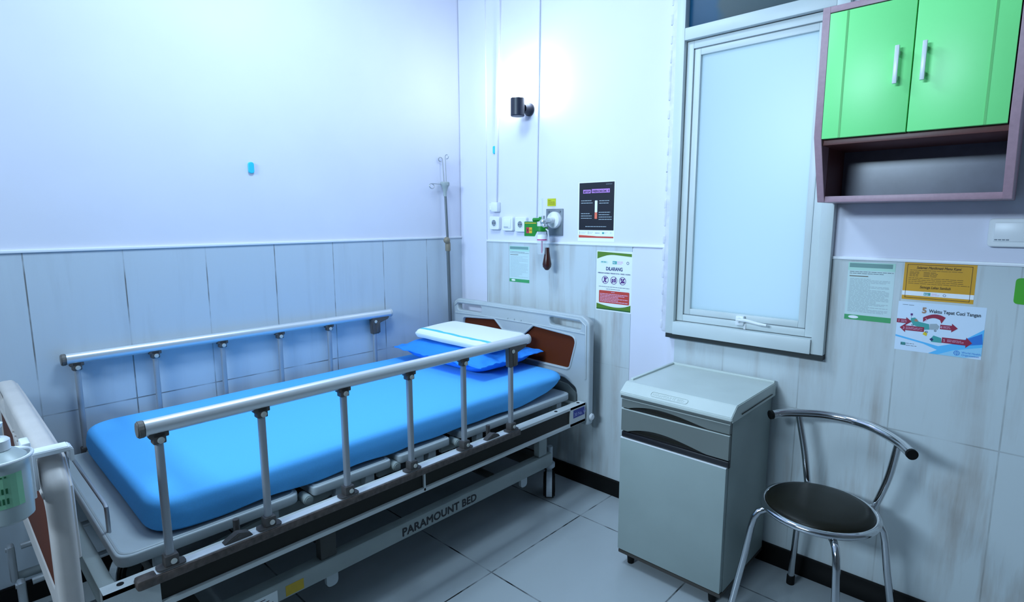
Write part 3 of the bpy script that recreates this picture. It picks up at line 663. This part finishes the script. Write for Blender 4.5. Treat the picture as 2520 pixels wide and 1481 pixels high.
b = MB(); b.box(X0, X1, Y0-.008, Y0+.006, .550, .573, .004); b.build('trim_strip', mat('strip_black', (.012, .012, .016), .4), BC)
b = MB(); b.box(X0-.002, X1-.006, Y0-.012, Y0+.010, .070, .546, .003); dr = b.build('door', bs_body, BC)
b = MB(); b.box(X0-.002, X1-.006, Y0-.0125, Y0+.006, .5455, .5485, .001); b.build('door_edge', white_pl, dr)
b = MB(); b.box(X0, X1-.004, Y0-.008, Y1, .052, .066, .002); b.box(X0+.03, X1-.03, Y0+.05, Y1-.03, .03, .053); b.build('plinth', mat('plinth_brown', (.05, .042, .035), .5), BC)
for x in (X0+.035, X1-.05):
    for y in (Y0+.035, Y1-.05): q = MB(); q.cyl((x, y, 0), (x, y, .053), .013, .018, seg=14); q.build('foot', blackm, BC)

# ------------------------------------------------------------------ chair
CH = thing('chair', 'chrome tube chair with a round black vinyl seat by the tiled wall', 'chair', (2.165, -.35, 0))
CX, CY, SZ = 2.165, -.35, .447
b = MB(); b.lathe([(.0, -.018), (.150, -.018), (.161, -.010), (.163, .004), (.157, .014), (.130, .021), (.07, .025), (.0001, .026)], (CX, CY, SZ+.004), 48); b.build('seat', seat_m, CH, smooth=60)
b = MB(); b.tube([(CX+.170*math.cos(2*math.pi*k/48), CY+.170*math.sin(2*math.pi*k/48), SZ) for k in range(48)], .0115, 12, closed=True); b.build('seat_ring', chrome, CH)
for ang in (-150, 120, 30, -60):
    ca, sa = math.cos(R(ang)), math.sin(R(ang)); P = lambda r_, z: (CX+r_*ca, CY+r_*sa, z)
    foot_r = .262 if ang != 120 else .255
    b = MB(); b.tube([P(.135, SZ-.020), P(.165, SZ-.022), P(.185, SZ-.032), P(.198, SZ-.055), P(.206, SZ-.09), P(.222, SZ-.2), P(foot_r, .02)], .0115, 12); lg = b.build('leg', chrome, CH)
    q = MB(); q.cyl(P(foot_r, 0), P(foot_r-.003, .035), .0145, seg=14); q.build('foot_cap', blackm, lg)
def cr(pts, n_=8):
    pts = [Vector(p) for p in pts]; out_ = []
    P_ = [pts[0]*2-pts[1]]+pts+[pts[-1]*2-pts[-2]]
    for i in range(1, len(P_)-2):
        a, b_, c, d = P_[i-1:i+3]
        for k in range(n_):
            t = k/n_; out_.append(.5*((2*b_)+(c-a)*t+(2*a-5*b_+4*c-d)*t*t+(3*b_-a-3*c+d)*t**3))
    return out_+[pts[-1]]
arc = cr([(1.955, -.225, .690), (1.985, -.190, .694), (2.035, -.158, .698), (2.10, -.128, .701), (2.17, -.120, .702), (2.24, -.138, .701), (2.31, -.190, .699), (2.36, -.248, .697), (2.398, -.312, .695)])
b = MB(); b.tube(arc, .0155, 16); br = b.build('backrest', chrome, CH)
q = MB(); q.cyl(arc[0]-(arc[1]-arc[0]).normalized()*.004, arc[0]+(arc[1]-arc[0]).normalized()*.006, .0165); q.build('end_plug', blackm, br); q = MB(); q.cyl(arc[-1]-(arc[-1]-arc[-2]).normalized()*.006, arc[-1]+(arc[-1]-arc[-2]).normalized()*.004, .0165); q.build('end_plug', blackm, br)
for pts in ([(2.105, -.205, .436), (2.088, -.182, .440), (2.080, -.170, .455), (2.062, -.165, .56), (2.032, -.160, .694)], [(2.275, -.225, .436), (2.292, -.205, .440), (2.302, -.200, .455), (2.330, -.208, .56), (2.352, -.240, .692)]):
    b = MB(); b.tube(cr(pts, 5), .0115, 12); b.build('back_support', chrome, CH)

# ------------------------------------------------------------------ wall cabinet
WC = thing('wall_cabinet', 'mauve wall cabinet with two green doors above an open shelf niche', 'cabinet', (2.31, -.05, 1.46))
CX0, CX1, CF, CB = 2.067, 2.553, -.35, -.047
ZB, ZT2 = 1.462, 2.045
b = MB()
for x in (CX0, CX1-.021):
    b.prism([(x, CB, ZB), (x, CB, ZT2), (x, CF, ZT2), (x, CF, 1.662), (x, -.262, ZB)], (.021, 0, 0), .0008)
b.box(CX0+.021, CX1-.021, CF, CB, ZT2-.018, ZT2, .0008); b.box(CX0+.021, CX1-.021, -.262, CB, ZB, ZB+.019, .0008)
b.build('carcass', cab_body, WC)
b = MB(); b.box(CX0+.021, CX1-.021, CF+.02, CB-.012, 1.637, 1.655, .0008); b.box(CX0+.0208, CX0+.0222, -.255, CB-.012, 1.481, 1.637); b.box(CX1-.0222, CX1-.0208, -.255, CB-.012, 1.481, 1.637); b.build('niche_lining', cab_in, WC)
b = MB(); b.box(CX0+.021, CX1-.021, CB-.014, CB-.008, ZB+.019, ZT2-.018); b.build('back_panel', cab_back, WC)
XM = 2.309
for (x0, x1, gx, hx) in ((CX0+.022, XM-.0015, 2.137, 2.274), (XM+.0015, CX1-.024, 2.482, 2.338)):
    b = MB(); b.box(x0, x1, CF-.001, CF+.017, 1.655, ZT2-.021, .0012); d = b.build('cabinet_door', green, WC)
    q = MB(); q.box(gx-.0028, gx+.0028, CF-.0018, CF, 1.6555, ZT2-.022); q.build('door_groove', green_line, d)
    q = MB(); q.box(hx-.0055, hx+.0055, CF-.030, CF-.020, 1.788, 1.892, .0015); q.box(hx-.004, hx+.004, CF-.022, CF-.001, 1.80, 1.812); q.box(hx-.004, hx+.004, CF-.022, CF-.001, 1.868, 1.88); q.build('handle', mat('handle_white', (.75, .80, .82), .3), d)

# ------------------------------------------------------------------ posters and cards
class Sheet(MB):
    def __init__(s, x0, z0, y): super().__init__(); s.x0, s.z0, s.y = x0, z0, y; s.mats = []; s.L = 0
    def m(s, mt):
        if mt not in s.mats: s.mats.append(mt)
        s.mi = s.mats.index(mt)
    def rect(s, mt, u0, u1, v0, v1, l=1):
        s.m(mt); y = s.y-.0004-.00025*l; s.box(s.x0+u0, s.x0+u1, y, y+.0002, s.z0+v0, s.z0+v1)
    def poly(s, mt, pts, l=1):
        s.m(mt); y = s.y-.0002-.00025*l; s.prism([(s.x0+u, y, s.z0+v) for u, v in pts], (0, -.0002, 0))
    def text(s, mt, t, u, v, size, align='LEFT', bold=0, shear=0, l=2, sp=1.0, wd=None):
        s.m(mt); me = text_mesh(t, size, align, bold, shear, spacing=sp); sx_ = 1
        if wd:
            w_ = max(q.co.x for q in me.vertices)-min(q.co.x for q in me.vertices); sx_ = wd/w_
        s.mesh(me, Matrix.Translation((s.x0+u, s.y-.0005-.00025*l, s.z0+v)) @ FRONT @ Matrix.Diagonal((sx_, 1, 1, 1)))
    def lines(s, mt, u0, u1, vtop, vbot, n, th, jit=.25, l=1):
        """rows of unreadably small print as broken dashes"""
        for k in range(n):
            v = vtop-(vtop-vbot)*k/max(1, n-1); end = u1-(u1-u0)*random.choice((0, 0, 0, .1, jit, jit*1.6)); u = u0
            while u < end-.002:
                w_ = min(random.uniform(.006, .018), end-u); s.rect(mt, u, u+w_, v-th/2, v+th/2, l); u += w_+.0018
    def ring(s, mt, u, v, r, w, l=2, n_=24, sq=1):
        s.m(mt); y = s.y-.0005-.00025*l; t = bmesh.new(); A = []; B = []
        for k in range(n_):
            a = 2*math.pi*k/n_; A.append(t.verts.new((s.x0+u+r*math.cos(a), y, s.z0+v+r*sq*math.sin(a)))); B.append(t.verts.new((s.x0+u+(r-w)*math.cos(a), y, s.z0+v+(r-w)*sq*math.sin(a))))
        for k in range(n_): t.faces.new((A[k], B[k], B[(k+1) % n_], A[(k+1) % n_]))
        s.merge(t)
    def done(s, name, label, cat, group=None):
        return tag(s.build(name, s.mats, origin=(s.x0, s.y, s.z0), smooth=0), label, cat, group)
def rp(u0, u1, v0, v1, r): return roundpoly([(u0, v0), (u1, v0), (u1, v1), (u0, v1)], r)
c_black = mat('print_black', (.006, .006, .012), .35); c_txt = mat('print_grey', (.35, .42, .46), .6); c_dk = mat('print_dark', (.05, .07, .09), .6)
c_white = mat('print_white', (.85, .88, .92), .5); c_pink = mat('print_lilac', (.50, .22, .62), .5); c_or = mat('print_orange', (.80, .16, .09), .5); c_red = mat('print_red', (.55, .05, .03), .5)
c_green = mat('print_green', (.09, .21, .01), .5); c_green2 = mat('print_green_dark', (.02, .11, .02), .5); c_teal = mat('print_teal', (.05, .35, .33), .5); c_navy = mat('print_navy', (.012, .02, .13), .5)
c_purple = mat('print_purple', (.10, .02, .18), .5); c_lp = mat('print_pale_pink', (.75, .45, .66), .5); c_cg = mat('print_mid_green', (.05, .34, .12), .5); c_pg = mat('print_pale_green', (.42, .68, .58), .5)
c_gold = mat('paper_gold', (.70, .34, .004), .5, var=.06, scale=10); c_brn = mat('print_brown', (.09, .045, .005), .6); c_mar = mat('print_maroon', (.30, .008, .045), .5)
c_sky = mat('print_sky', (.10, .50, .88), .5); c_blue = mat('print_blue', (.02, .18, .62), .5); c_lb = mat('print_light_blue', (.30, .62, .85), .5); c_tan = mat('print_tan', (.38, .22, .14), .5); c_yel = mat('print_yellow', (.75, .55, .02), .5)
EPS = -.0008
# no-smoking poster
s = Sheet(.893, 1.303, 0.0055); W, Hh = .208, .284
s.rect(c_white, -.006, W+.006, -.006, Hh+.004, 0); s.rect(c_black, 0, W, .050, Hh, 1)
s.rect(c_pink, .024, .070, .232, .250, 2); s.rect(c_pink, .076, .182, .233, .252, 2)
s.text(c_black, '#STOP', .028, .2355, .014, bold=.0004, l=3, wd=.038); s.text(c_black, 'MEROKOK !!', .080, .2365, .014, bold=.0004, l=3, wd=.098)
s.poly(c_white, rp(.096, .111, .138, .196, .003), 2); s.poly(c_or, rp(.0955, .1105, .106, .138, .003), 2)
for (u0, u1, v, n_) in ((.012, .082, .196, 2), (.122, .190, .194, 2), (.012, .078, .132, 3), (.120, .196, .138, 4)): s.lines(c_txt, u0, u1, v, v-.0115*(n_-1), n_, .0032, .12, 2)
s.lines(c_txt, .04, .165, .068, .068, 1, .003, 0, 2); s.lines(c_txt, .16, .195, .273, .273, 1, .0016, 0, 2)
s.rect(c_red, 0, W, .012, .020, 1); s.poly(c_or, [(0, .020), (.0, .026), (.09, .0215), (.11, .020)], 1); s.rect(c_dk, .005, .0065, .030, .044, 1); s.rect(c_dk, .058, .0595, .030, .044, 1)
s.lines(c_txt, .010, .050, .040, .034, 2, .0014); s.lines(c_txt, .062, .088, .040, .034, 2, .0014); s.lines(c_txt, .1, .13, .036, .036, 1, .004, 0); s.rect(c_teal, .142, .154, .032, .041, 1); s.lines(c_lp, .156, .176, .040, .034, 2, .0016); s.ring(c_txt, .193, .038, .004, .001)
s.done('poster', 'black stop smoking poster with a white cigarette above the tile ledge', 'poster')
# prohibited poster
s = Sheet(1.010, .955, 0); W, Hh = .205, .298
s.rect(paper, 0, W, 0, Hh, 0)
w1 = [(.004, Hh-.004), (.004, Hh-.040)]+[(.004+(W-.008)*t, Hh-.040+.024*math.sin(math.pi*min(1, t*1.9)*.5)-.012*max(0, t-.3)) for t in [k/14 for k in range(1, 15)]]+[(W-.004, Hh-.010)]
s.poly(c_green, w1[::-1], 1)
w2 = [(W-.004, .006), (W-.004, .040)]+[(W-.004-(W-.008)*t, .018+.022*(1-t)**4+.018*t-.006*math.sin(math.pi*t)) for t in [k/14 for k in range(1, 15)]]+[(.004, .006)]
s.poly(c_green, w2[::-1], 1); s.rect(c_green2, .004, W-.004, .006, .012, 2)
s.ring(c_lb, .046, .242, .022, .0015, sq=.35); s.lines(c_teal, .028, .060, .243, .243, 1, .005, 0); s.rect(c_teal, .094, .118, .235, .250, 1); s.text(c_white, 'RSI', .096, .2385, .011, l=2); s.lines(c_lp, .120, .155, .248, .237, 3, .0028); s.ring(c_navy, .180, .243, .007, .002)
s.text(c_navy, 'DILARANG', W/2+.002, .203, .024, 'CENTER', bold=.0007, wd=.094)
s.text(c_navy, 'MEREKAM GAMBAR / REKAM FOTO / VIDEO / AUDIO', W/2, .186, .0075, 'CENTER', bold=.0002, wd=.186)
for i, u in enumerate((.053, .103, .153)):
    s.ring(c_purple, u, .155, .0195, .0026); s.poly(c_purple, [(u-.014, .143), (u-.011, .140), (u+.014, .167), (u+.011, .170)], 3)
    if i == 0: s.poly(c_purple, [(u-.008, .168), (u+.006, .168), (u-.001, .157), (u+.003, .151), (u+.010, .148), (u+.002, .141), (u-.006, .152)], 2)
    if i == 1: s.poly(c_purple, rp(u-.012, u+.012, .146, .162, .002), 2); s.ring(c_white, u, .154, .005, .0015, 3)
    if i == 2: s.rect(c_purple, u-.011, u-.003, .156, .167, 2); s.rect(c_purple, u, u+.008, .156, .166, 2); s.poly(c_purple, rp(u-.010, u+.012, .145, .154, .002), 2)
s.lines(c_dk, .016, W-.012, .121, .121, 1, .0022, 0); s.lines(c_dk, .06, .148, .110, .110, 1, .0022, 0)
s.poly(c_red, rp(.018, W-.012, .040, .102, .006), 1); s.lines(c_lp, .09, .11, .095, .095, 1, .0025, 0, 2); s.lines(c_lp, .024, W-.02, .085, .048, 6, .003, .2, 2)
s.done('poster', 'white and green DILARANG poster with three round prohibition signs', 'poster')
# pale rule sheets
def rules(name, x, z, w, h, y, label, n):
    s_ = Sheet(x, z, y)
    s_.rect(mat('paper_pale', (.56, .70, .70), .6), 0, w, 0, h, 0); s_.rect(c_pg, 0, w, h-.028, h, 1); s_.rect(mat('print_grey_green', (.16, .30, .28), .6), .004, w-.008, h-.018, h-.003, 2); s_.rect(c_cg, 0, w, 0, .018, 1)
    s_.lines(c_dk, .006, w-.004, h-.033, h-.039, 2, .0016, .2); s_.rect(c_brn, .006, w*.45, h-.050, h-.0475, 1)
    s_.lines(c_txt, .008, w-.012, h-.058, .030, n, .0016, .3)
    s_.m(c_white); s_.poly(c_white, [(w*.2+.016*math.cos(a), .010+.0055*math.sin(a)) for a in [2*math.pi*k/16 for k in range(16)]], 2)
    return s_.done(name, label, 'notice')
rules('notice_sheet', .409, 1.054, .152, .204, 0, 'pale green bordered rules sheet below the wall sockets', 18)
rules('notice_sheet', 2.127, 1.049, .142, .206, WY, 'pale green bordered rules sheet right of the window', 28)
# gold menu card
s = Sheet(2.294, 1.138, WY); W, Hh = .190, .124
s.rect(c_gold, 0, W, 0, Hh, 0)
for (u0, u1, v0, v1) in ((.008, W-.010, .006, .0075), (.008, W-.010, Hh-.007, Hh-.0055), (.008, .0092, .006, Hh-.006), (W-.0112, W-.010, .006, Hh-.006)): s.rect(c_brn, u0, u1, v0, v1, 3)
s.text(c_brn, 'Selamat Menikmati Menu Kami', .092, .1045, .012, 'CENTER', bold=.0002, shear=.25, wd=.118)
s.lines(c_brn, .016, .155, .099, .099, 1, .0012, 0); s.lines(c_brn, .016, .042, .093, .080, 4, .0014); s.lines(c_brn, .054, .092, .093, .080, 4, .0014, .05); s.lines(c_brn, .014, W-.014, .073, .055, 4, .0013, .15)
s.text(c_brn, 'Semoga Lekas Sembuh', .088, .040, .012, 'CENTER', bold=.0002, shear=.25, wd=.082)
s.rect(c_white, 0, W, .014, .029, 2); s.rect(c_teal, .060, .078, .0165, .026, 3); s.text(c_white, 'RSI', .061, .0175, .009, l=4); s.lines(c_lp, .080, .105, .024, .018, 3, .0013, l=3); s.ring(c_navy, .115, .021, .004, .001, 4)
s.done('menu_card', 'gold menu card with a white band, above the blue handwashing poster', 'card')
# five moments poster
s = Sheet(2.287, .962, WY); W, Hh = .232, .168
s.rect(mat('paper_bluewhite', (.66, .78, .92), .35), 0, W, 0, Hh, 0)
s.poly(c_sky, [(0, .052), (.06, .040), (.12, .028), (.17, .046), (W, .098), (W, .012), (.16, 0), (.095, 0), (.118, .015), (.08, .030), (0, .046)], 1)
s.poly(c_blue, [(.155, .040), (W-.004, .084), (W, .050), (.19, .040)], 2); s.poly(c_lb, [(.12, 0), (.16, .020), (W, .040), (W, .012), (.19, 0)], 2)
s.text(c_tan, '5', .067, .134, .026, bold=.0012, l=2); s.text(c_dk, 'Waktu Tepat Cuci Tangan', .086, .137, .0155, bold=.0004, wd=.134)
s.lines(c_dk, .012, .045, .157, .157, 1, .0012, 0)
def arrow(u0, u1, v, h, l=3):
    d = 1 if u1 > u0 else -1; hd = .016
    s.poly(c_mar, ([(u0, v-h), (u1-d*hd, v-h), (u1-d*hd, v-h*1.9), (u1, v), (u1-d*hd, v+h*1.9), (u1-d*hd, v+h), (u0, v+h)])[::d], l)
arrow(-.000, .042, .101, .007); arrow(.078, .010, .078, .008); arrow(.120, .166, .093, .0075); arrow(.128, .206, .050, .009)
arc_o = [(.072+.060*t, .113+.020*math.sin(math.pi*(.12+.88*t)*.8)) for t in [k/8 for k in range(9)]]; arc_i = [(.082+.036*t, .108+.012*math.sin(math.pi*(.15+.85*t)*.8)) for t in [k/8 for k in range(9)]]
s.poly(c_mar, (arc_o+[(.122, .104)]+arc_i[::-1]+[(.073, .104)])[::-1], 3)
for t, u, v in (('1', .003, .097), ('2', .077, .108), ('3', .018, .073), ('4', .120, .088), ('5', .131, .045)): s.text(c_lp, t, u, v, .013, l=5)
for (u0, u1, v) in ((.012, .030, .101), (.027, .074, .078), (.128, .150, .093), (.142, .185, .050)): s.lines(c_lp, u0, u1, v+.003, v-.003, 3, .0010, .1, 5)
s.poly(c_teal, [(.038, .104), (.040, .113), (.050, .116), (.062, .103), (.090, .098), (.092, .080), (.078, .078), (.048, .090)], 2); s.poly(c_txt, [(.092, .099), (.110, .102), (.118, .094), (.114, .082), (.092, .080)], 2); s.poly(c_tan, [(.047, .108), (.055, .112), (.060, .104), (.052, .102)], 3)
s.ring(c_dk, .085, .071, .0035, .0015); s.ring(c_dk, .108, .078, .003, .0013); s.ring(c_dk, .045, .090, .003, .0013); s.rect(c_dk, .039, .0395, .110, .128, 2); s.rect(c_purple, .037, .043, .122, .129, 3)
s.poly(c_yel, [(.075, .062), (.080, .072), (.088, .066), (.086, .057)], 2); s.poly(c_teal, [(.098, .050), (.105, .062), (.126, .056), (.128, .040), (.100, .040)], 2); s.poly(c_navy, [(.095, .048), (.101, .054), (.106, .048), (.102, .042)], 3)
s.rect(c_teal, .017, .030, .018, .028, 2); s.text(c_dk, 'RSI', .017, .0185, .011, l=3); s.lines(c_dk, .032, .062, .025, .018, 2, .0014)
s.ring(c_blue, .170, .013, .008, .0015, 3); s.ring(c_blue, .170, .013, .0045, .001, 3); s.rect(c_blue, .1695, .1705, .006, .020, 4); s.text(c_blue, 'World Health', .182, .014, .0085, l=3); s.text(c_blue, 'Organization', .182, .006, .0085, l=3)
s.done('poster', 'blue and white handwashing poster with maroon numbered arrows', 'poster')
# yellow tag above the oxygen outlet
s = Sheet(.683, 1.476, .0055); s.rect(mat('card_yellow', (.52, .55, .005), .5), 0, .058, 0, .040, 0); s.lines(c_brn, .006, .050, .029, .012, 3, .0022, .3); s.done('label_card', 'small yellow card on the wall above the oxygen outlet', 'card')
# green sticker at the right edge
b = MB(); b.mesh(curve_mesh([roundpoly([(2.578, 1.150), (2.578, 1.228), (2.68, 1.235), (2.68, 1.145)], .012)], .0005), Matrix.Translation((0, WY-.001, 0)) @ FRONT); tag(b.build('wall_sticker', mat('sticker_green', (.05, .38, .01), .5), smooth=0), 'green sticker on the tiles right of the gold menu card', 'sticker')

# ------------------------------------------------------------------ wall fittings
def plate(name, x0, x1, z0, z1, y, label, cat, kind, group=None):
    o = thing(name, label, cat, ((x0+x1)/2, y, (z0+z1)/2), group)
    q = MB(); q.mesh(curve_mesh([roundpoly([(x0, z0), (x1, z0), (x1, z1), (x0, z1)], .012)], .007, .004, 2), Matrix.Translation((0, y-.0115, 0)) @ FRONT)
    f = q.build('plate', white_pl, o); xc, zc = (x0+x1)/2, (z0+z1)/2
    if kind == 'socket':
        w = MB(); w.lathe([(.022, 0), (.022, .002), (.0185, .0022), (.017, -.001)], (xc, y-.0225, zc), 24, '-Y'); w.build('socket_rim', white_pl, o)
        w = MB(); w.lathe([(.0001, 0), (.0175, 0), (.0175, .0012), (.0001, .0012)], (xc, y-.0222, zc), 24, '-Y'); w.build('socket_well', mat('socket_grey', (.22, .26, .30), .5), o)
        for dx in (-.008, .008):
            w = MB(); w.cyl((xc+dx, y-.0232, zc), (xc+dx, y-.0242, zc), .0028, seg=12); w.build('pin_hole', blackm, o)
        w = MB(); w.box(xc-.002, xc+.002, y-.0262, y-.0222, zc+.012, zc+.018, .0005); w.box(xc-.002, xc+.002, y-.0262, y-.0222, zc-.018, zc-.012, .0005); w.build('earth_clip', steel, o)
    else:
        w = MB(); w.box(x0+.014, x1-.014, y-.026, y-.022, z0+.016, z1-.012, .002); w.build('rocker', white_pl, o)
        w = MB(); x = x0+.017
        while x < min(x1-.02, x0+.05): w.box(x, x+.007, y-.0268, y-.0258, z0+.020, z0+.0235); x += .009
        w.build('print', mat('print_faint', (.2, .24, .28), .5), o, smooth=0)
    return o
plate('wall_socket', .262, .340, 1.348, 1.424, .006, 'white round socket below the small junction box', 'socket', 'socket', 'electrical plates above the headboard')
plate('wall_switch', .366, .448, 1.342, 1.422, .006, 'white blank switch plate between the two sockets', 'switch', 'switch', 'electrical plates above the headboard')
plate('wall_socket', .464, .548, 1.338, 1.420, .006, 'white round socket left of the green oxygen card', 'socket', 'socket', 'electrical plates above the headboard')
plate('light_switch', 2.500, 2.64, 1.322, 1.408, WY+.006, 'wide white switch plate under the wall cabinet', 'switch', 'switch')
JB = thing('junction_box', 'small white surface junction box under the cable duct', 'junction box', (.295, 0, 1.475))
b = MB(); b.box(.285, .335, -.026, .006, 1.450, 1.505, .004); b.build('box', white_pl, JB); b = MB(); b.box(.256, .281, -.014, .006, 1.458, 1.498, .003); b.cyl((.268, -.014, 1.492), (.268, -.017, 1.492), .003, seg=10); b.cyl((.268, -.014, 1.463), (.268, -.017, 1.463), .003, seg=10); b.build('clip', white_pl, JB)
b = MB(); b.prism([(.294, .006, 1.506), (.312, .006, 1.506), (.354, .006, 2.88), (.336, .006, 2.88)], (0, -.014, 0), .002); tag(b.build('cable_duct', paint), 'white cable duct running up the wall above the junction box', 'cable duct', 'cable ducts')
b = MB(); b.prism([(.606, .006, 1.42), (.614, .006, 1.42), (.636, .006, 2.88), (.626, .006, 2.88)], (0, -.009, 0), .002); tag(b.build('cable_duct', paint), 'thin white cable duct running up behind the green oxygen card', 'cable duct', 'cable ducts')
teal = mat('teal_pad', (.03, .55, .72), .35)
b = MB(); b.mesh(curve_mesh([roundpoly([(-.0125, -.025), (.0125, -.025), (.0125, .025), (-.0125, .025)], .0124)], .003, .002, 2), Matrix.Translation((-.001, -1.256, 1.640)) @ SIDE); tag(b.build('adhesive_pad', teal), 'teal oval adhesive pad on the bare left wall', 'adhesive pad')
b = MB(); b.mesh(curve_mesh([roundpoly([(-.009, -.022), (.009, -.022), (.009, .022), (-.009, .022)], .0088)], .003, .002, 2), Matrix.Translation((.290, .001, 1.800)) @ FRONT); tag(b.build('adhesive_pad', teal), 'teal adhesive pad beside the cable duct on the head wall', 'adhesive pad')

# wall lamp
LP = thing('wall_lamp', 'black wall lamp holder with a glowing bulb above the sockets', 'lamp', (.555, 0, 1.985))
b = MB(); b.lathe([(.034, 0), (.034, .008), (.024, .020), (.021, .05)], (.555, .006, 1.988), 28, '-Y'); b.build('wall_base', cup_dark, LP)
b = MB(); b.lathe([(.0001, -.046), (.034, -.046), (.037, -.042), (.037, .044), (.034, .046), (.028, .040), (.026, .0), (.0001, .0)], (.548, -.082, 1.990), 28); b.build('shade_cup', cup_dark, LP)
b = MB(); b.lathe([(.0001, .0), (.018, .004), (.024, .03), (.027, .05), (.022, .072), (.010, .083), (.0001, .085)], (.548, -.082, 1.998), 24); b.build('bulb', bulb_m, LP)

# oxygen outlet with flowmeter
OX = thing('oxygen_flowmeter', 'green and clear oxygen flowmeter with humidifier on a steel wall outlet', 'oxygen flowmeter', (.735, 0, 1.39))
gr = mat('oxygen_green', (.008, .22, .02), .4)
b = MB(); b.box(.680, .792, -.002, .006, 1.322, 1.462, .002)
for x, z in ((.698, 1.448), (.775, 1.448)): b.cyl((x, -.001, z), (x, -.006, z), .005, seg=12)
b.build('outlet_plate', mat('outlet_steel', (.20, .23, .26), .4, metal=.4), OX)
b = MB(); b.lathe([(.044, 0), (.044, .012), (.040, .020), (.018, .022), (.016, .05), (.0001, .05)], (.742, -.002, 1.403), 32, '-Y'); b.build('outlet_flange', white_pl, OX)
b = MB(); b.cyl((.742, -.05, 1.400), (.752, -.115, 1.392), .013); b.cyl((.752, -.110, 1.370), (.752, -.110, 1.425), .010); b.sphere((.752, -.11, 1.395), .017); b.box(.744, .768, -.125, -.095, 1.365, 1.385, .004); b.build('valve_body', mat('valve_metal', (.55, .60, .62), .25, metal=.6), OX)
b = MB(); b.cyl((.735, -.108, 1.415), (.735, -.108, 1.515), .0095, seg=20, bev=.002); b.build('flow_tube', clear, OX)
b = MB(); b.cyl((.735, -.108, 1.398), (.735, -.108, 1.420), .0115); b.cyl((.741, -.108, 1.405), (.690, -.118, 1.405), .010, seg=16, bev=.002); b.build('flow_knob', gr, OX)
b = MB(); b.cyl((.735, -.105, 1.345), (.735, -.105, 1.372), .034, seg=28, bev=.003); b.build('humidifier_lid', gr, OX)
b = MB(); b.lathe([(.0001, 0), (.022, 0), (.024, .006), (.024, .085), (.020, .105), (.020, .118)], (.740, -.105, 1.228), 24); b.build('humidifier_jar', clear, OX)
b = MB(); b.lathe([(.0247, .070), (.0250, .070), (.0250, .102), (.0247, .102)], (.740, -.105, 1.228), 24); b.mi = 1; b.lathe([(.0250, .072), (.0254, .072), (.0254, .078), (.0250, .078)], (.740, -.105, 1.228), 24); b.cyl((.740, -.105, 1.235), (.740, -.105, 1.30), .004, seg=10); b.build('jar_label', [c_white, mat('label_magenta', (.55, .04, .22), .5)], OX)
b = MB(); b.mi = 0; b.mesh(curve_mesh([roundpoly([(.640, 1.320), (.712, 1.320), (.728, 1.345), (.728, 1.396), (.640, 1.396)], .004)], .0006), Matrix.Translation((0, -.130, 0)) @ FRONT)
b.mi = 1; b.box(.645, .722, -.1313, -.1306, 1.386, 1.390); b.box(.674, .694, -.1313, -.1306, 1.336, 1.366) ; b.mi = 2; b.box(.6545, .674, -.1313, -.1306, 1.336, 1.366)
b.mi = 3; b.box(.676, .692, -.1316, -.1312, 1.350, 1.353); b.ring = None; b.box(.660, .668, -.1316, -.1312, 1.345, 1.358)
l_ = b.build('warning_card', [gr, mat('card_orange', (.72, .42, .02), .5), mat('card_red', (.50, .02, .05), .5), c_brn], OX, smooth=0); l_['label'] = 'green card with a red and yellow pictogram'
b = MB(); b.tube([(.728, -.130, 1.39), (.745, -.125, 1.40), (.748, -.115, 1.395)], .0012, 6); b.tube([(.752, -.12, 1.37), (.775, -.10, 1.35), (.768, -.08, 1.29)], .004, 8); b.build('hose_stub', white_pl, OX)
b = MB(); b.lathe([(.0001, -.118), (.010, -.115), (.0215, -.100), (.0235, -.085), (.018, -.055), (.0125, -.02), (.0115, .0), (.0001, .001)], (.758, -.085, 1.262), 24)
tag(b.build('rubber_bulb', mat('rubber_brown', (.045, .008, .004), .3)), 'dark red rubber squeeze bulb hanging below the oxygen humidifier', 'rubber bulb')
